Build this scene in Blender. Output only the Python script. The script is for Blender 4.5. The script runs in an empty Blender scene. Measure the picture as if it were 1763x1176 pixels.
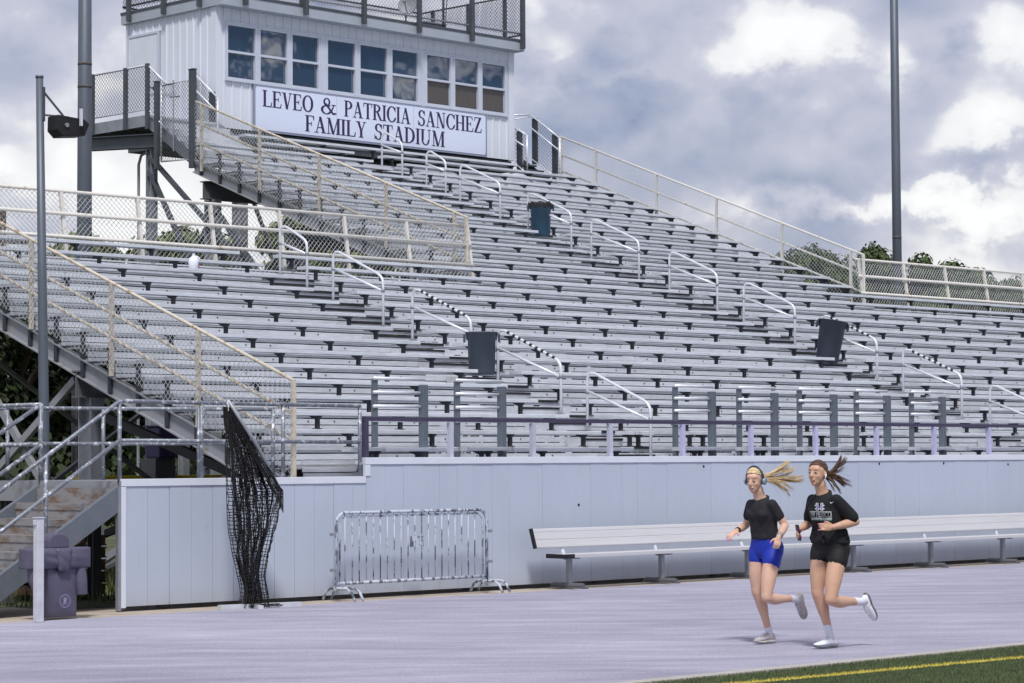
import bpy, math, random
from mathutils import Vector, Matrix, noise
from mathutils.bvhtree import BVHTree
R = math.radians
random.seed(7)
sc = bpy.context.scene
COL = sc.collection

# ------------------------------------------------------------------ camera
cam_d = bpy.data.cameras.new('camera'); cam = bpy.data.objects.new('camera', cam_d); COL.objects.link(cam)
cam_d.sensor_width = 36.0; cam_d.lens = 36.0 * 4323.25 / 1763.0
cam_d.clip_start = 0.1; cam_d.clip_end = 3000
YAW, PITCH, ROLL, EYE = R(44.9817), R(2.6861), R(-0.31263), 1.6527
_f = Vector((math.sin(YAW)*math.cos(PITCH), math.cos(YAW)*math.cos(PITCH), math.sin(PITCH)))
_r = Vector((math.cos(YAW), -math.sin(YAW), 0)); _u = _r.cross(_f)
_r2 = _r*math.cos(ROLL) + _u*math.sin(ROLL); _u2 = _u*math.cos(ROLL) - _r*math.sin(ROLL)
M = Matrix.Identity(4)
for i in range(3):
    M[i][0] = _r2[i]; M[i][1] = _u2[i]; M[i][2] = -_f[i]
M[2][3] = EYE
cam.matrix_world = M
sc.camera = cam

# ------------------------------------------------------------------ node helpers
def newmat(name):
    m = bpy.data.materials.new(name); m.use_nodes = True
    nt = m.node_tree; b = nt.nodes['Principled BSDF']
    return m, nt, b
def N(nt, t, **k):
    n = nt.nodes.new(t)
    for a, v in k.items(): setattr(n, a, v)
    return n
def ramp(nt, stops, interp='LINEAR'):
    n = N(nt, 'ShaderNodeValToRGB'); cr = n.color_ramp; cr.interpolation = interp
    while len(cr.elements) > 1: cr.elements.remove(cr.elements[-1])
    cr.elements[0].position = stops[0][0]; cr.elements[0].color = (*stops[0][1], 1)
    for p, c in stops[1:]:
        e = cr.elements.new(p); e.color = (*c, 1)
    return n
def math_n(nt, op, a, b=None, c=None):
    n = N(nt, 'ShaderNodeMath', operation=op)
    for i, v in enumerate((a, b, c)):
        if v is None: continue
        if isinstance(v, (int, float)): n.inputs[i].default_value = v
        else: nt.links.new(v, n.inputs[i])
    return n.outputs[0]

# ------------------------------------------------------------------ world: nishita sky with cloud deck
SUN_EL, SUN_AZ = R(56), R(-138)      # sun stands behind the camera, to the left (azimuth from +Y towards +X)
w = bpy.data.worlds.new('World'); sc.world = w; w.use_nodes = True
nt = w.node_tree; bg = nt.nodes['Background']; bg.inputs['Strength'].default_value = 0.1
sky = N(nt, 'ShaderNodeTexSky', sky_type='NISHITA'); sky.sun_disc = False
sky.sun_elevation = SUN_EL; sky.sun_rotation = SUN_AZ; sky.air_density = 1.0; sky.dust_density = 2.0
tc = N(nt, 'ShaderNodeTexCoord'); sp = N(nt, 'ShaderNodeSeparateXYZ'); nt.links.new(tc.outputs['Generated'], sp.inputs[0])
X_, Y_, Z_ = sp.outputs
az = math_n(nt, 'DEGREES', math_n(nt, 'ARCTAN2', X_, Y_)); el = math_n(nt, 'DEGREES', math_n(nt, 'ARCSINE', Z_))
mp = N(nt, 'ShaderNodeMapping'); mp.inputs['Scale'].default_value = (1, 1, 1.3); nt.links.new(tc.outputs['Generated'], mp.inputs[0])
def wn(scale, detail, rough, dist=0.0, lac=2.0):
    n = N(nt, 'ShaderNodeTexNoise'); n.inputs['Scale'].default_value = scale; n.inputs['Detail'].default_value = detail
    n.inputs['Roughness'].default_value = rough; n.inputs['Distortion'].default_value = dist; n.inputs['Lacunarity'].default_value = lac
    nt.links.new(mp.outputs[0], n.inputs['Vector']); return n.outputs[0]
n1 = wn(9, 6, .5, .0); n2 = wn(26, 7, .58, .0); n3 = wn(4.2, 3, .5)
def puff(scale):
    v = N(nt, 'ShaderNodeTexVoronoi', feature='SMOOTH_F1'); v.inputs['Scale'].default_value = scale; v.inputs['Smoothness'].default_value = .6; v.inputs['Detail'].default_value = 1; v.inputs['Roughness'].default_value = .6
    ad = N(nt, 'ShaderNodeVectorMath', operation='ADD'); nn = N(nt, 'ShaderNodeTexNoise'); nn.inputs['Scale'].default_value = 30; nn.inputs['Detail'].default_value = 4; nt.links.new(mp.outputs[0], nn.inputs['Vector'])
    sc_ = N(nt, 'ShaderNodeVectorMath', operation='SCALE'); sc_.inputs['Scale'].default_value = .045; nt.links.new(nn.outputs['Color'], sc_.inputs[0]); nt.links.new(mp.outputs[0], ad.inputs[0]); nt.links.new(sc_.outputs[0], ad.inputs[1]); nt.links.new(ad.outputs[0], v.inputs['Vector'])
    return v.outputs['Distance']
pf_ = puff(22)
# broad cloud masses plus an unseen dark sky patch added for window reflections, placed by azimuth and elevation in degrees: (az, el, width, height, gain)
wa = math_n(nt, 'ADD', az, math_n(nt, 'MULTIPLY', math_n(nt, 'SUBTRACT', n1, .5), 4.0))
we = math_n(nt, 'ADD', el, math_n(nt, 'MULTIPLY', math_n(nt, 'SUBTRACT', n2, .5), 3.2))
blobs = [(45.84, 9.49, 0.73, 0.6, 0.4), (50.81, 9.49, 1.26, 0.86, 0.5), (52.27, 9.69, 0.8, 0.46, 0.3), (48.16, 7.83, 4.37, 1.59, -0.06), (48.56, 6.77, 3.45, 0.93, -0.06), (52.53, 5.58, 3.05, 0.32, 0.45), (55.58, 5.65, 2.12, 0.4, 0.45), (56.11, 9.42, 1.46, 0.93, 0.45), (56.11, 7.37, 1.19, 0.73, 0.55), (54.52, 6.91, 0.8, 0.6, 0.25), (55.72, 6.44, 1.06, 0.29, -0.2), (54.79, 8.5, 0.93, 0.53, -0.15), (53.46, 9.03, 0.6, 0.66, 0.28), (53.2, 4.65, 5.57, 0.6, 0.1), (33.58, 6.51, 0.6, 0.37, 0.5), (35.3, 6.51, 0.8, 0.46, 0.25), (36.63, 6.24, 1.59, 0.8, 0.36), (34.11, 8.23, 1.99, 1.19, -0.02), (33.58, 10.22, 1.59, 0.93, 0.12), (38.88, 5.45, 2.65, 0.8, 0.35), (46.57, 10.22, 1.19, 0.33, 0.12), (46.84, 9.22, 0.93, 0.53, -0.08), (47.37, 8.83, 1.19, 0.27, 0.18), (138, 8.5, 10, 3.4, -0.62), (150, 20, 30, 14, -0.1), (13.44, 6.51, 11.93, 3.98, 0.15), (86.33, 6.51, 19.88, 5.3, 0.2)]
tot = None
for (a, e, sa, se, g) in blobs:
    da = math_n(nt, 'DIVIDE', math_n(nt, 'SUBTRACT', wa, a), sa); de = math_n(nt, 'DIVIDE', math_n(nt, 'SUBTRACT', we, e), se)
    q = math_n(nt, 'ADD', math_n(nt, 'MULTIPLY', da, da), math_n(nt, 'MULTIPLY', de, de))
    t = math_n(nt, 'MULTIPLY', math_n(nt, 'EXPONENT', math_n(nt, 'MULTIPLY', q, -1.0)), g)
    tot = t if tot is None else math_n(nt, 'ADD', tot, t)
for (a, e, sa, se, g) in [(140.45,9.1,.33,.33,1.3),(140.4,9.85,.28,.12,.8),(141.4,8.75,.35,.12,.7),(137.4,8.5,.35,.30,1.2),(136.1,8.95,1.0,.25,1.0)]:
    wz = math_n(nt, 'MULTIPLY', math_n(nt, 'SUBTRACT', n2, .5), .5)
    da = math_n(nt, 'DIVIDE', math_n(nt, 'ADD', math_n(nt, 'SUBTRACT', az, a), wz), sa); de = math_n(nt, 'DIVIDE', math_n(nt, 'ADD', math_n(nt, 'SUBTRACT', el, e), wz), se)
    q = math_n(nt, 'ADD', math_n(nt, 'MULTIPLY', da, da), math_n(nt, 'MULTIPLY', de, de)); tot = math_n(nt, 'ADD', tot, math_n(nt, 'MULTIPLY', math_n(nt, 'EXPONENT', math_n(nt, 'MULTIPLY', q, -1.0)), g))
f1 = math_n(nt, 'MULTIPLY', math_n(nt, 'SUBTRACT', n1, .5), 1.15); f2 = math_n(nt, 'MULTIPLY', math_n(nt, 'SUBTRACT', n2, .5), .48)
f3 = math_n(nt, 'ADD', math_n(nt, 'MULTIPLY', math_n(nt, 'SUBTRACT', n3, .5), .35), math_n(nt, 'MULTIPLY', math_n(nt, 'SUBTRACT', .80, pf_), .47))
val = math_n(nt, 'ADD', math_n(nt, 'ADD', math_n(nt, 'ADD', tot, f1), math_n(nt, 'ADD', f2, f3)), .43)
cr = ramp(nt, [(0.0, (.05,.09,.18)), (.14, (.30,.345,.49)), (.27, (.40,.43,.56)), (.42, (.50,.515,.63)), (.54, (.57,.575,.675)), (.63, (.70,.70,.765)), (.73, (.88,.87,.885)), (1.0, (1,.995,.99))])
nt.links.new(val, cr.inputs[0])
scale = N(nt, 'ShaderNodeMix', data_type='RGBA', blend_type='MULTIPLY'); scale.inputs[0].default_value = 1
nt.links.new(cr.outputs[0], scale.inputs[6]); scale.inputs[7].default_value = (7.4, 7.4, 7.4, 1)
cov = N(nt, 'ShaderNodeMix', data_type='RGBA'); cov.inputs[0].default_value = 0.9
nt.links.new(sky.outputs[0], cov.inputs[6]); nt.links.new(scale.outputs[2], cov.inputs[7])
nt.links.new(cov.outputs[2], bg.inputs[0])

sd = bpy.data.lights.new('sun', 'SUN'); sd.energy = 2.2; sd.angle = R(9); sd.color = (1, .975, .94)
sun = bpy.data.objects.new('sun', sd); COL.objects.link(sun)
sdir = Vector((math.sin(SUN_AZ)*math.cos(SUN_EL), math.cos(SUN_AZ)*math.cos(SUN_EL), math.sin(SUN_EL)))
sun.rotation_euler = sdir.to_track_quat('Z', 'Y').to_euler()
sc.view_settings.view_transform = 'Standard'; sc.view_settings.look = 'None'
sc.view_settings.exposure = 0.50; sc.view_settings.gamma = 1.0
sc.cycles.max_bounces = 6; sc.cycles.diffuse_bounces = 3; sc.cycles.glossy_bounces = 3; sc.cycles.transparent_max_bounces = 8

# ------------------------------------------------------------------ materials
def mat(name, col, rough=.6, metal=0.0, var=.12, scale=6.0, bump=0.0, bscale=60.0, spec=.4, stretch=None):
    m, nt, b = newmat(name)
    tcx = N(nt, 'ShaderNodeTexCoord'); src = tcx.outputs['Object']
    if stretch:
        mpp = N(nt, 'ShaderNodeMapping'); mpp.inputs['Scale'].default_value = stretch; nt.links.new(src, mpp.inputs[0]); src = mpp.outputs[0]
    n = N(nt, 'ShaderNodeTexNoise'); n.inputs['Scale'].default_value = scale; n.inputs['Detail'].default_value = 6; n.inputs['Roughness'].default_value = .65
    nt.links.new(src, n.inputs['Vector'])
    lo = tuple(c*(1-var) for c in col); hi = tuple(min(1, c*(1+var)) for c in col)
    r = ramp(nt, [(.3, lo), (.7, hi)]); nt.links.new(n.outputs[0], r.inputs[0]); nt.links.new(r.outputs[0], b.inputs['Base Color'])
    b.inputs['Roughness'].default_value = rough; b.inputs['Metallic'].default_value = metal; b.inputs['Specular IOR Level'].default_value = spec
    if bump:
        n2 = N(nt, 'ShaderNodeTexNoise'); n2.inputs['Scale'].default_value = bscale; n2.inputs['Detail'].default_value = 4
        nt.links.new(src, n2.inputs['Vector'])
        bp = N(nt, 'ShaderNodeBump'); bp.inputs['Strength'].default_value = bump; bp.inputs['Distance'].default_value = .02
        nt.links.new(n2.outputs[0], bp.inputs['Height']); nt.links.new(bp.outputs[0], b.inputs['Normal'])
    return m
def mat2(name, c1, c2, lo=.5, hi=.6, scale=8.0, rough=.6, metal=0.0, stretch=None, detail=8, var=.1):
    """two tone: c2 shows in patches of c1 (chipped paint, rust, mud)"""
    m, nt, b = newmat(name)
    tcx = N(nt, 'ShaderNodeTexCoord'); src = tcx.outputs['Object']
    if stretch:
        mpp = N(nt, 'ShaderNodeMapping'); mpp.inputs['Scale'].default_value = stretch; nt.links.new(src, mpp.inputs[0]); src = mpp.outputs[0]
    n = N(nt, 'ShaderNodeTexNoise'); n.inputs['Scale'].default_value = scale; n.inputs['Detail'].default_value = detail; n.inputs['Roughness'].default_value = .7
    nt.links.new(src, n.inputs['Vector'])
    r = ramp(nt, [(lo-.25, tuple(c*(1-var) for c in c1)), (lo, c1), (hi, c2), (min(1, hi+.2), tuple(c*(1-var) for c in c2))]); nt.links.new(n.outputs[0], r.inputs[0])
    nt.links.new(r.outputs[0], b.inputs['Base Color']); b.inputs['Roughness'].default_value = rough; b.inputs['Metallic'].default_value = metal
    return m
MT = {}
MT['alu'] = mat('aluminium', (.66,.69,.745), .42, .25, .10, 2.0, stretch=(1.2, 6, 12))
MT['riser'] = mat('riser_aluminium', (.54,.56,.61), .5, .12, .10, 1.4, stretch=(1.5, 3, 10))
MT['tread'] = mat('tread_aluminium', (.54,.56,.60), .55, .25, .15, 3.0)
MT['bracket'] = mat2('bracket_steel', (.035,.042,.055), (.07,.055,.045), .55, .68, 9.0, .6, .2)
MT['galv'] = mat('galvanised_steel', (.30,.32,.355), .5, .45, .16, 5.0)
MT['darksteel'] = mat('dark_grey_steel', (.075,.085,.10), .5, .2, .2, 5.0)
MT['stringer'] = mat2('stringer_steel', (.30,.31,.34), (.20,.17,.14), .55, .72, 2.5, .6, .2)
MT['frame'] = mat2('stand_frame_steel', (.12,.125,.14), (.09,.07,.055), .55, .7, 2.0, .65, .1)
MT['rail'] = mat('polished_rail', (.72,.75,.80), .32, .25, .08, 10.0)
MT['railworn'] = mat2('worn_galvanised_rail', (.20,.22,.26), (.60,.62,.68), .54, .60, 14.0, .5, .3)
MT['cream'] = mat2('cream_painted_rail', (.66,.64,.60), (.42,.29,.17), .58, .68, 5.0, .55)
MT['creamrust'] = mat2('rusty_cream_rail', (.61,.56,.47), (.33,.20,.11), .52, .64, 9.0, .6)
MT['wire'] = mat('chain_link_wire', (.60,.62,.64), .45, .4, .1, 5.0)
MT['wiredark'] = mat('dark_chain_link', (.10,.11,.13), .5, .3, .1, 5.0)
MT['white_wall'] = mat('white_steel_wall', (.455,.51,.61), .42, .0, .05, .8, stretch=(1, 1, .4))
MT['cap'] = mat('wall_cap', (.66,.70,.78), .4, .0, .05, 3.0)
MT['box'] = mat('press_box_siding', (.66,.70,.78), .45, .0, .04, 1.0, stretch=(2, 2, .3))
MT['fascia'] = mat('fascia', (.38,.42,.48), .5, .1, .06, 2.0)
MT['sign'] = mat('sign_panel', (.68,.74,.90), .4, .0, .03, 1.0)
MT['signborder'] = mat('sign_border', (.26,.29,.40), .5, .0, .05, 3.0)
MT['ink'] = mat('sign_lettering', (.035,.025,.085), .5, .0, .2, 3.0)
MT['winframe'] = mat('window_frame', (.56,.60,.70), .4, .1, .05, 4.0)
MT['black'] = mat('black_rubber', (.012,.012,.015), .6, .0, .3, 8.0)
MT['nosing'] = mat('step_nosing', (.018,.018,.022), .7, .0, .4, 12.0)
MT['purple'] = mat2('purple_painted_rail', (.05,.042,.088), (.10,.07,.065), .60, .68, 9.0, .5)
MT['lilac'] = mat('lilac_post', (.46,.46,.66), .5, .0, .12, 6.0)
MT['concrete'] = mat('tan_concrete', (.42,.36,.30), .85, .0, .22, 3.0, .3, 40)
MT['curb'] = mat('curb_concrete', (.40,.38,.35), .85, .0, .18, 8.0, .3, 40)
MT['dirt'] = mat('ground_dirt', (.09,.10,.05), .95, .0, .5, .8, .5, 8)
MT['bin_grey'] = mat('grey_plastic', (.055,.072,.10), .5, .0, .1, 4.0)
MT['bin_blue'] = mat('blue_green_plastic', (.018,.065,.11), .45, .0, .1, 4.0)
MT['wood'] = mat('pallet_wood', (.20,.13,.075), .85, .0, .35, 5.0)
MT['woodpole'] = mat('utility_pole_wood', (.06,.042,.032), .9, .0, .3, 3.0)
MT['barrier'] = mat2('barrier_peeling_paint', (.50,.545,.64), (.10,.115,.14), .50, .55, 12.0, .8, .0, (1, 1, .35))
MT['pole'] = mat('pole_galvanised', (.115,.135,.165), .5, .35, .14, 3.0, stretch=(1, 1, .3))
MT['pad'] = mat('purple_vinyl', (.092,.086,.135), .45, .0, .12, 5.0, .25, 9)
MT['netcord'] = mat('net_cord', (.012,.012,.014), .8, .0, .2, 8.0)
MT['whitepipe'] = mat('white_pipe', (.55,.57,.62), .45, .1, .15, 8.0)
MT['jug'] = mat('white_plastic_jug', (.78,.80,.86), .4, .0, .03, 5.0)
MT['shirt'] = mat('black_cotton', (.017,.017,.022), .85, .0, .2, 20.0, .35, 14)
MT['shirt2'] = mat('washed_black_cotton', (.010,.011,.014), .85, .0, .2, 20.0, .35, 12)
MT['blueshort'] = mat('royal_blue_spandex', (.008,.03,.36), .55, .0, .12, 12.0)
MT['blackshort'] = mat('black_shorts', (.008,.008,.010), .7, .0, .2, 12.0, .3, 14)
MT['shoe'] = mat('white_running_shoe', (.75,.77,.82), .6, .0, .16, 40.0)
MT['shoe2'] = mat('grey_beige_shoe', (.42,.39,.40), .6, .0, .25, 40.0)
MT['sole'] = mat('shoe_sole', (.50,.47,.45), .6, .0, .2, 30.0)
MT['soledark'] = mat('grey_sole', (.16,.17,.19), .6, .0, .3, 30.0)
MT['sock'] = mat('white_sock', (.70,.71,.80), .9, .0, .06, 40.0)
MT['purplebox'] = mat('purple_plastic', (.05,.04,.12), .5, .0, .1, 3.0)
MT['yellow'] = mat('yellow_plastic', (.50,.38,.02), .6, .0, .15, 8.0)
def vary(m, amt=.12):
    nt = m.node_tree; b = nt.nodes['Principled BSDF']; src = b.inputs['Base Color'].links[0].from_socket
    oi = N(nt, 'ShaderNodeObjectInfo'); v = math_n(nt, 'ADD', math_n(nt, 'MULTIPLY', oi.outputs['Random'], amt*2), 1-amt)
    tcx = N(nt, 'ShaderNodeTexCoord'); mpp = N(nt, 'ShaderNodeMapping'); mpp.inputs['Scale'].default_value = (.35, 0, 0); nt.links.new(tcx.outputs['Object'], mpp.inputs[0])
    vn = N(nt, 'ShaderNodeTexNoise'); vn.inputs['Scale'].default_value = 9; vn.inputs['Detail'].default_value = 8; mp9 = N(nt, 'ShaderNodeMapping'); mp9.inputs['Scale'].default_value = (.7, 3, 5); nt.links.new(tcx.outputs['Object'], mp9.inputs[0]); nt.links.new(mp9.outputs[0], vn.inputs['Vector'])
    v2 = math_n(nt, 'ADD', math_n(nt, 'MULTIPLY', vn.outputs[0], .5), .75); v = math_n(nt, 'MULTIPLY', v, v2)
    cmb = N(nt, 'ShaderNodeCombineXYZ'); [nt.links.new(v, cmb.inputs[i]) for i in range(3)]
    mx = N(nt, 'ShaderNodeMix', data_type='RGBA', blend_type='MULTIPLY'); mx.inputs[0].default_value = 1; nt.links.new(src, mx.inputs[6]); nt.links.new(cmb.outputs[0], mx.inputs[7]); nt.links.new(mx.outputs[2], b.inputs['Base Color'])
for k_ in ('alu', 'riser', 'tread'): vary(MT[k_], .09)
def grime(m, z1=.34, col=(.30,.27,.24), amt=.55):
    nt = m.node_tree; b = nt.nodes['Principled BSDF']; src = b.inputs['Base Color'].links[0].from_socket; g = N(nt, 'ShaderNodeNewGeometry'); sx = N(nt, 'ShaderNodeSeparateXYZ'); nt.links.new(g.outputs['Position'], sx.inputs[0])
    mpp = N(nt, 'ShaderNodeMapping'); mpp.inputs['Scale'].default_value = (1, 1, .35); nt.links.new(g.outputs['Position'], mpp.inputs[0])
    n = N(nt, 'ShaderNodeTexNoise'); n.inputs['Scale'].default_value = 7; n.inputs['Detail'].default_value = 8; n.inputs['Roughness'].default_value = .7; nt.links.new(mpp.outputs[0], n.inputs['Vector'])
    h = N(nt, 'ShaderNodeMapRange'); h.inputs['From Min'].default_value = 0; h.inputs['From Max'].default_value = z1; h.inputs['To Min'].default_value = 1; h.inputs['To Max'].default_value = 0; nt.links.new(sx.outputs[2], h.inputs['Value'])
    low = math_n(nt, 'MULTIPLY', math_n(nt, 'POWER', h.outputs[0], 2.0), amt)
    spots = math_n(nt, 'MULTIPLY', math_n(nt, 'MAXIMUM', math_n(nt, 'SUBTRACT', n.outputs[0], .60), 0), 1.6)
    fac = math_n(nt, 'ADD', math_n(nt, 'MULTIPLY', low, math_n(nt, 'ADD', n.outputs[0], .2)), spots)
    mx = N(nt, 'ShaderNodeMix', data_type='RGBA'); nt.links.new(fac, mx.inputs[0]); nt.links.new(src, mx.inputs[6]); mx.inputs[7].default_value = (*col, 1); nt.links.new(mx.outputs[2], b.inputs['Base Color'])
grime(MT['white_wall'])
def skin(name, c):
    m = mat(name, c, .5, .0, .07, 14.0, .05, 80)
    b = m.node_tree.nodes['Principled BSDF']; b.inputs['Subsurface Weight'].default_value = .12; b.inputs['Subsurface Radius'].default_value = (.02,.008,.004)
    b.inputs['Subsurface Scale'].default_value = .5
    return m
MT['skin1'] = skin('fair_skin', (.63,.40,.30)); MT['skin2'] = skin('tanned_skin', (.58,.35,.245))
MT['lips'] = mat('lips', (.38,.17,.15), .5); MT['lips2'] = MT['lips']
MT['blond'] = mat('blond_hair', (.66,.50,.29), .5, .0, .35, 30.0)
MT['brunette'] = mat('brown_hair', (.085,.045,.028), .5, .0, .6, 30.0, stretch=(1,4,4))
MT['brunette_tip'] = mat('light_brown_hair', (.17,.085,.045), .5, .0, .4, 30.0)
MT['eyewhite'] = mat('eye_white', (.55,.55,.55), .3); MT['eye'] = mat('iris', (.03,.025,.02), .2); MT['brow'] = mat('eyebrow', (.12,.07,.04), .8)
MT['hp_blue'] = mat('headphone_blue', (.02,.05,.10), .4); MT['hp_grey'] = mat('headphone_grey', (.30,.38,.46), .35, .3)
MT['nail'] = mat('pink_nail_polish', (.70,.10,.45), .3)
MT['gold'] = mat('gold_chain', (.55,.38,.14), .3, .8)
MT['phone'] = mat('phone_black', (.012,.012,.015), .25)
MT['whiteprint'] = mat('white_print', (.62,.66,.66), .8); MT['greenprint'] = mat('pale_green_print', (.30,.50,.36), .8); MT['purpleprint'] = mat('purple_print', (.14,.10,.32), .8)
MT['tape'] = MT['nosing']
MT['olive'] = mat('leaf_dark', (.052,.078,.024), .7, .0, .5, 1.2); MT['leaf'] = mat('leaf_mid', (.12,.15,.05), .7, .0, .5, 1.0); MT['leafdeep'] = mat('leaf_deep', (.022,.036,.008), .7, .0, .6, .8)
MT['bark'] = mat('bark', (.09,.065,.045), .9, .0, .3, 4.0)
MT['dish'] = mat('dish_grey', (.30,.32,.35), .5)

MT['bin_dark'] = mat('charcoal_plastic', (.030,.040,.062), .55, .0, .1, 4.0)
MT['galvdark'] = mat('stair_stringer_steel', (.14,.16,.19), .6, .2, .15, 3.0)
MT['rustystep'] = mat2('rusty_step_steel', (.27,.27,.28), (.19,.12,.08), .48, .62, 3.0, .65, .15, (1,1,3))
MT['lilacpale'] = mat('pale_post', (.46,.48,.58), .5, .0, .12, 6.0)
MT['polegrey'] = mat('slate_grey_post', (.13,.155,.185), .5, .2, .12, 5.0)
MT['rustjoint'] = mat('rusty_pole_joint', (.10,.09,.09), .7, .2, .3, 9.0)
MT['bluetape'] = mat('bright_blue_tape', (.03,.22,.55), .5)
MT['emblem'] = mat('lilac_print', (.36,.34,.52), .6)

def glass_mat():
    m, nt, b = newmat('window_glass')
    b.inputs['Base Color'].default_value = (.022, .045, .08, 1); b.inputs['Roughness'].default_value = .02
    b.inputs['Specular IOR Level'].default_value = 1.0; b.inputs['IOR'].default_value = 1.9
    b.inputs['Coat Weight'].default_value = .5
    n = N(nt, 'ShaderNodeTexNoise'); n.inputs['Scale'].default_value = 1.2; t = N(nt, 'ShaderNodeTexCoord'); nt.links.new(t.outputs['Object'], n.inputs[0])
    bp = N(nt, 'ShaderNodeBump'); bp.inputs['Strength'].default_value = .07; bp.inputs['Distance'].default_value = .05
    nt.links.new(n.outputs[0], bp.inputs['Height']); nt.links.new(bp.outputs[0], b.inputs['Normal'])
    return m
MT['glass'] = glass_mat(); MT['blind'] = mat('drawn_blind', (.075,.065,.055), .35, .0, .25, 3.0, stretch=(8, 1, .5), spec=1.0)

def track_mat():
    m, nt, b = newmat('purple_track'); t = N(nt, 'ShaderNodeTexCoord'); g = t.outputs['Object']
    def nz(s, sx, d=6, r=.6):
        mpp = N(nt, 'ShaderNodeMapping'); mpp.inputs['Scale'].default_value = sx; nt.links.new(g, mpp.inputs[0])
        n = N(nt, 'ShaderNodeTexNoise'); n.inputs['Scale'].default_value = s; n.inputs['Detail'].default_value = d; n.inputs['Roughness'].default_value = r
        nt.links.new(mpp.outputs[0], n.inputs['Vector']); return n.outputs[0]
    mp2 = N(nt, 'ShaderNodeMapping'); mp2.inputs['Rotation'].default_value = (0, 0, R(40)); nt.links.new(g, mp2.inputs[0]); g2 = mp2.outputs[0]
    mp3 = N(nt, 'ShaderNodeMapping'); mp3.inputs['Scale'].default_value = (.35, 1.5, 1); nt.links.new(g2, mp3.inputs[0])
    a = N(nt, 'ShaderNodeTexNoise'); a.inputs['Scale'].default_value = 1.5; a.inputs['Detail'].default_value = 9; a.inputs['Roughness'].default_value = .72; a.inputs['Distortion'].default_value = .4
    nt.links.new(mp3.outputs[0], a.inputs['Vector'])
    fine = nz(38, (1, 1, 1), 5, .75); big = nz(.22, (1, 1, 1), 3)
    s = math_n(nt, 'ADD', math_n(nt, 'MULTIPLY', a.outputs[0], .40), math_n(nt, 'ADD', math_n(nt, 'MULTIPLY', fine, .42), math_n(nt, 'MULTIPLY', big, .18)))
    r = ramp(nt, [(.36, (.19,.182,.235)), (.50, (.325,.316,.395)), (.64, (.49,.48,.57))]); nt.links.new(s, r.inputs[0]); nt.links.new(r.outputs[0], b.inputs['Base Color'])
    b.inputs['Roughness'].default_value = .85; b.inputs['Specular IOR Level'].default_value = .25
    bp = N(nt, 'ShaderNodeBump'); bp.inputs['Strength'].default_value = .35; bp.inputs['Distance'].default_value = .01
    nt.links.new(fine, bp.inputs['Height']); nt.links.new(bp.outputs[0], b.inputs['Normal'])
    return m
MT['track'] = track_mat()
MT['turf'] = mat('turf_mat', (.075,.098,.045), .9, .0, .35, 20.0, .6, 160); MT['blade'] = mat('turf_blade', (.085,.115,.05), .8, .0, .35, 8.0)
MT['yline'] = mat('yellow_turf_line', (.62,.53,.10), .9, .0, .15, 20.0, .5, 160)

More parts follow.
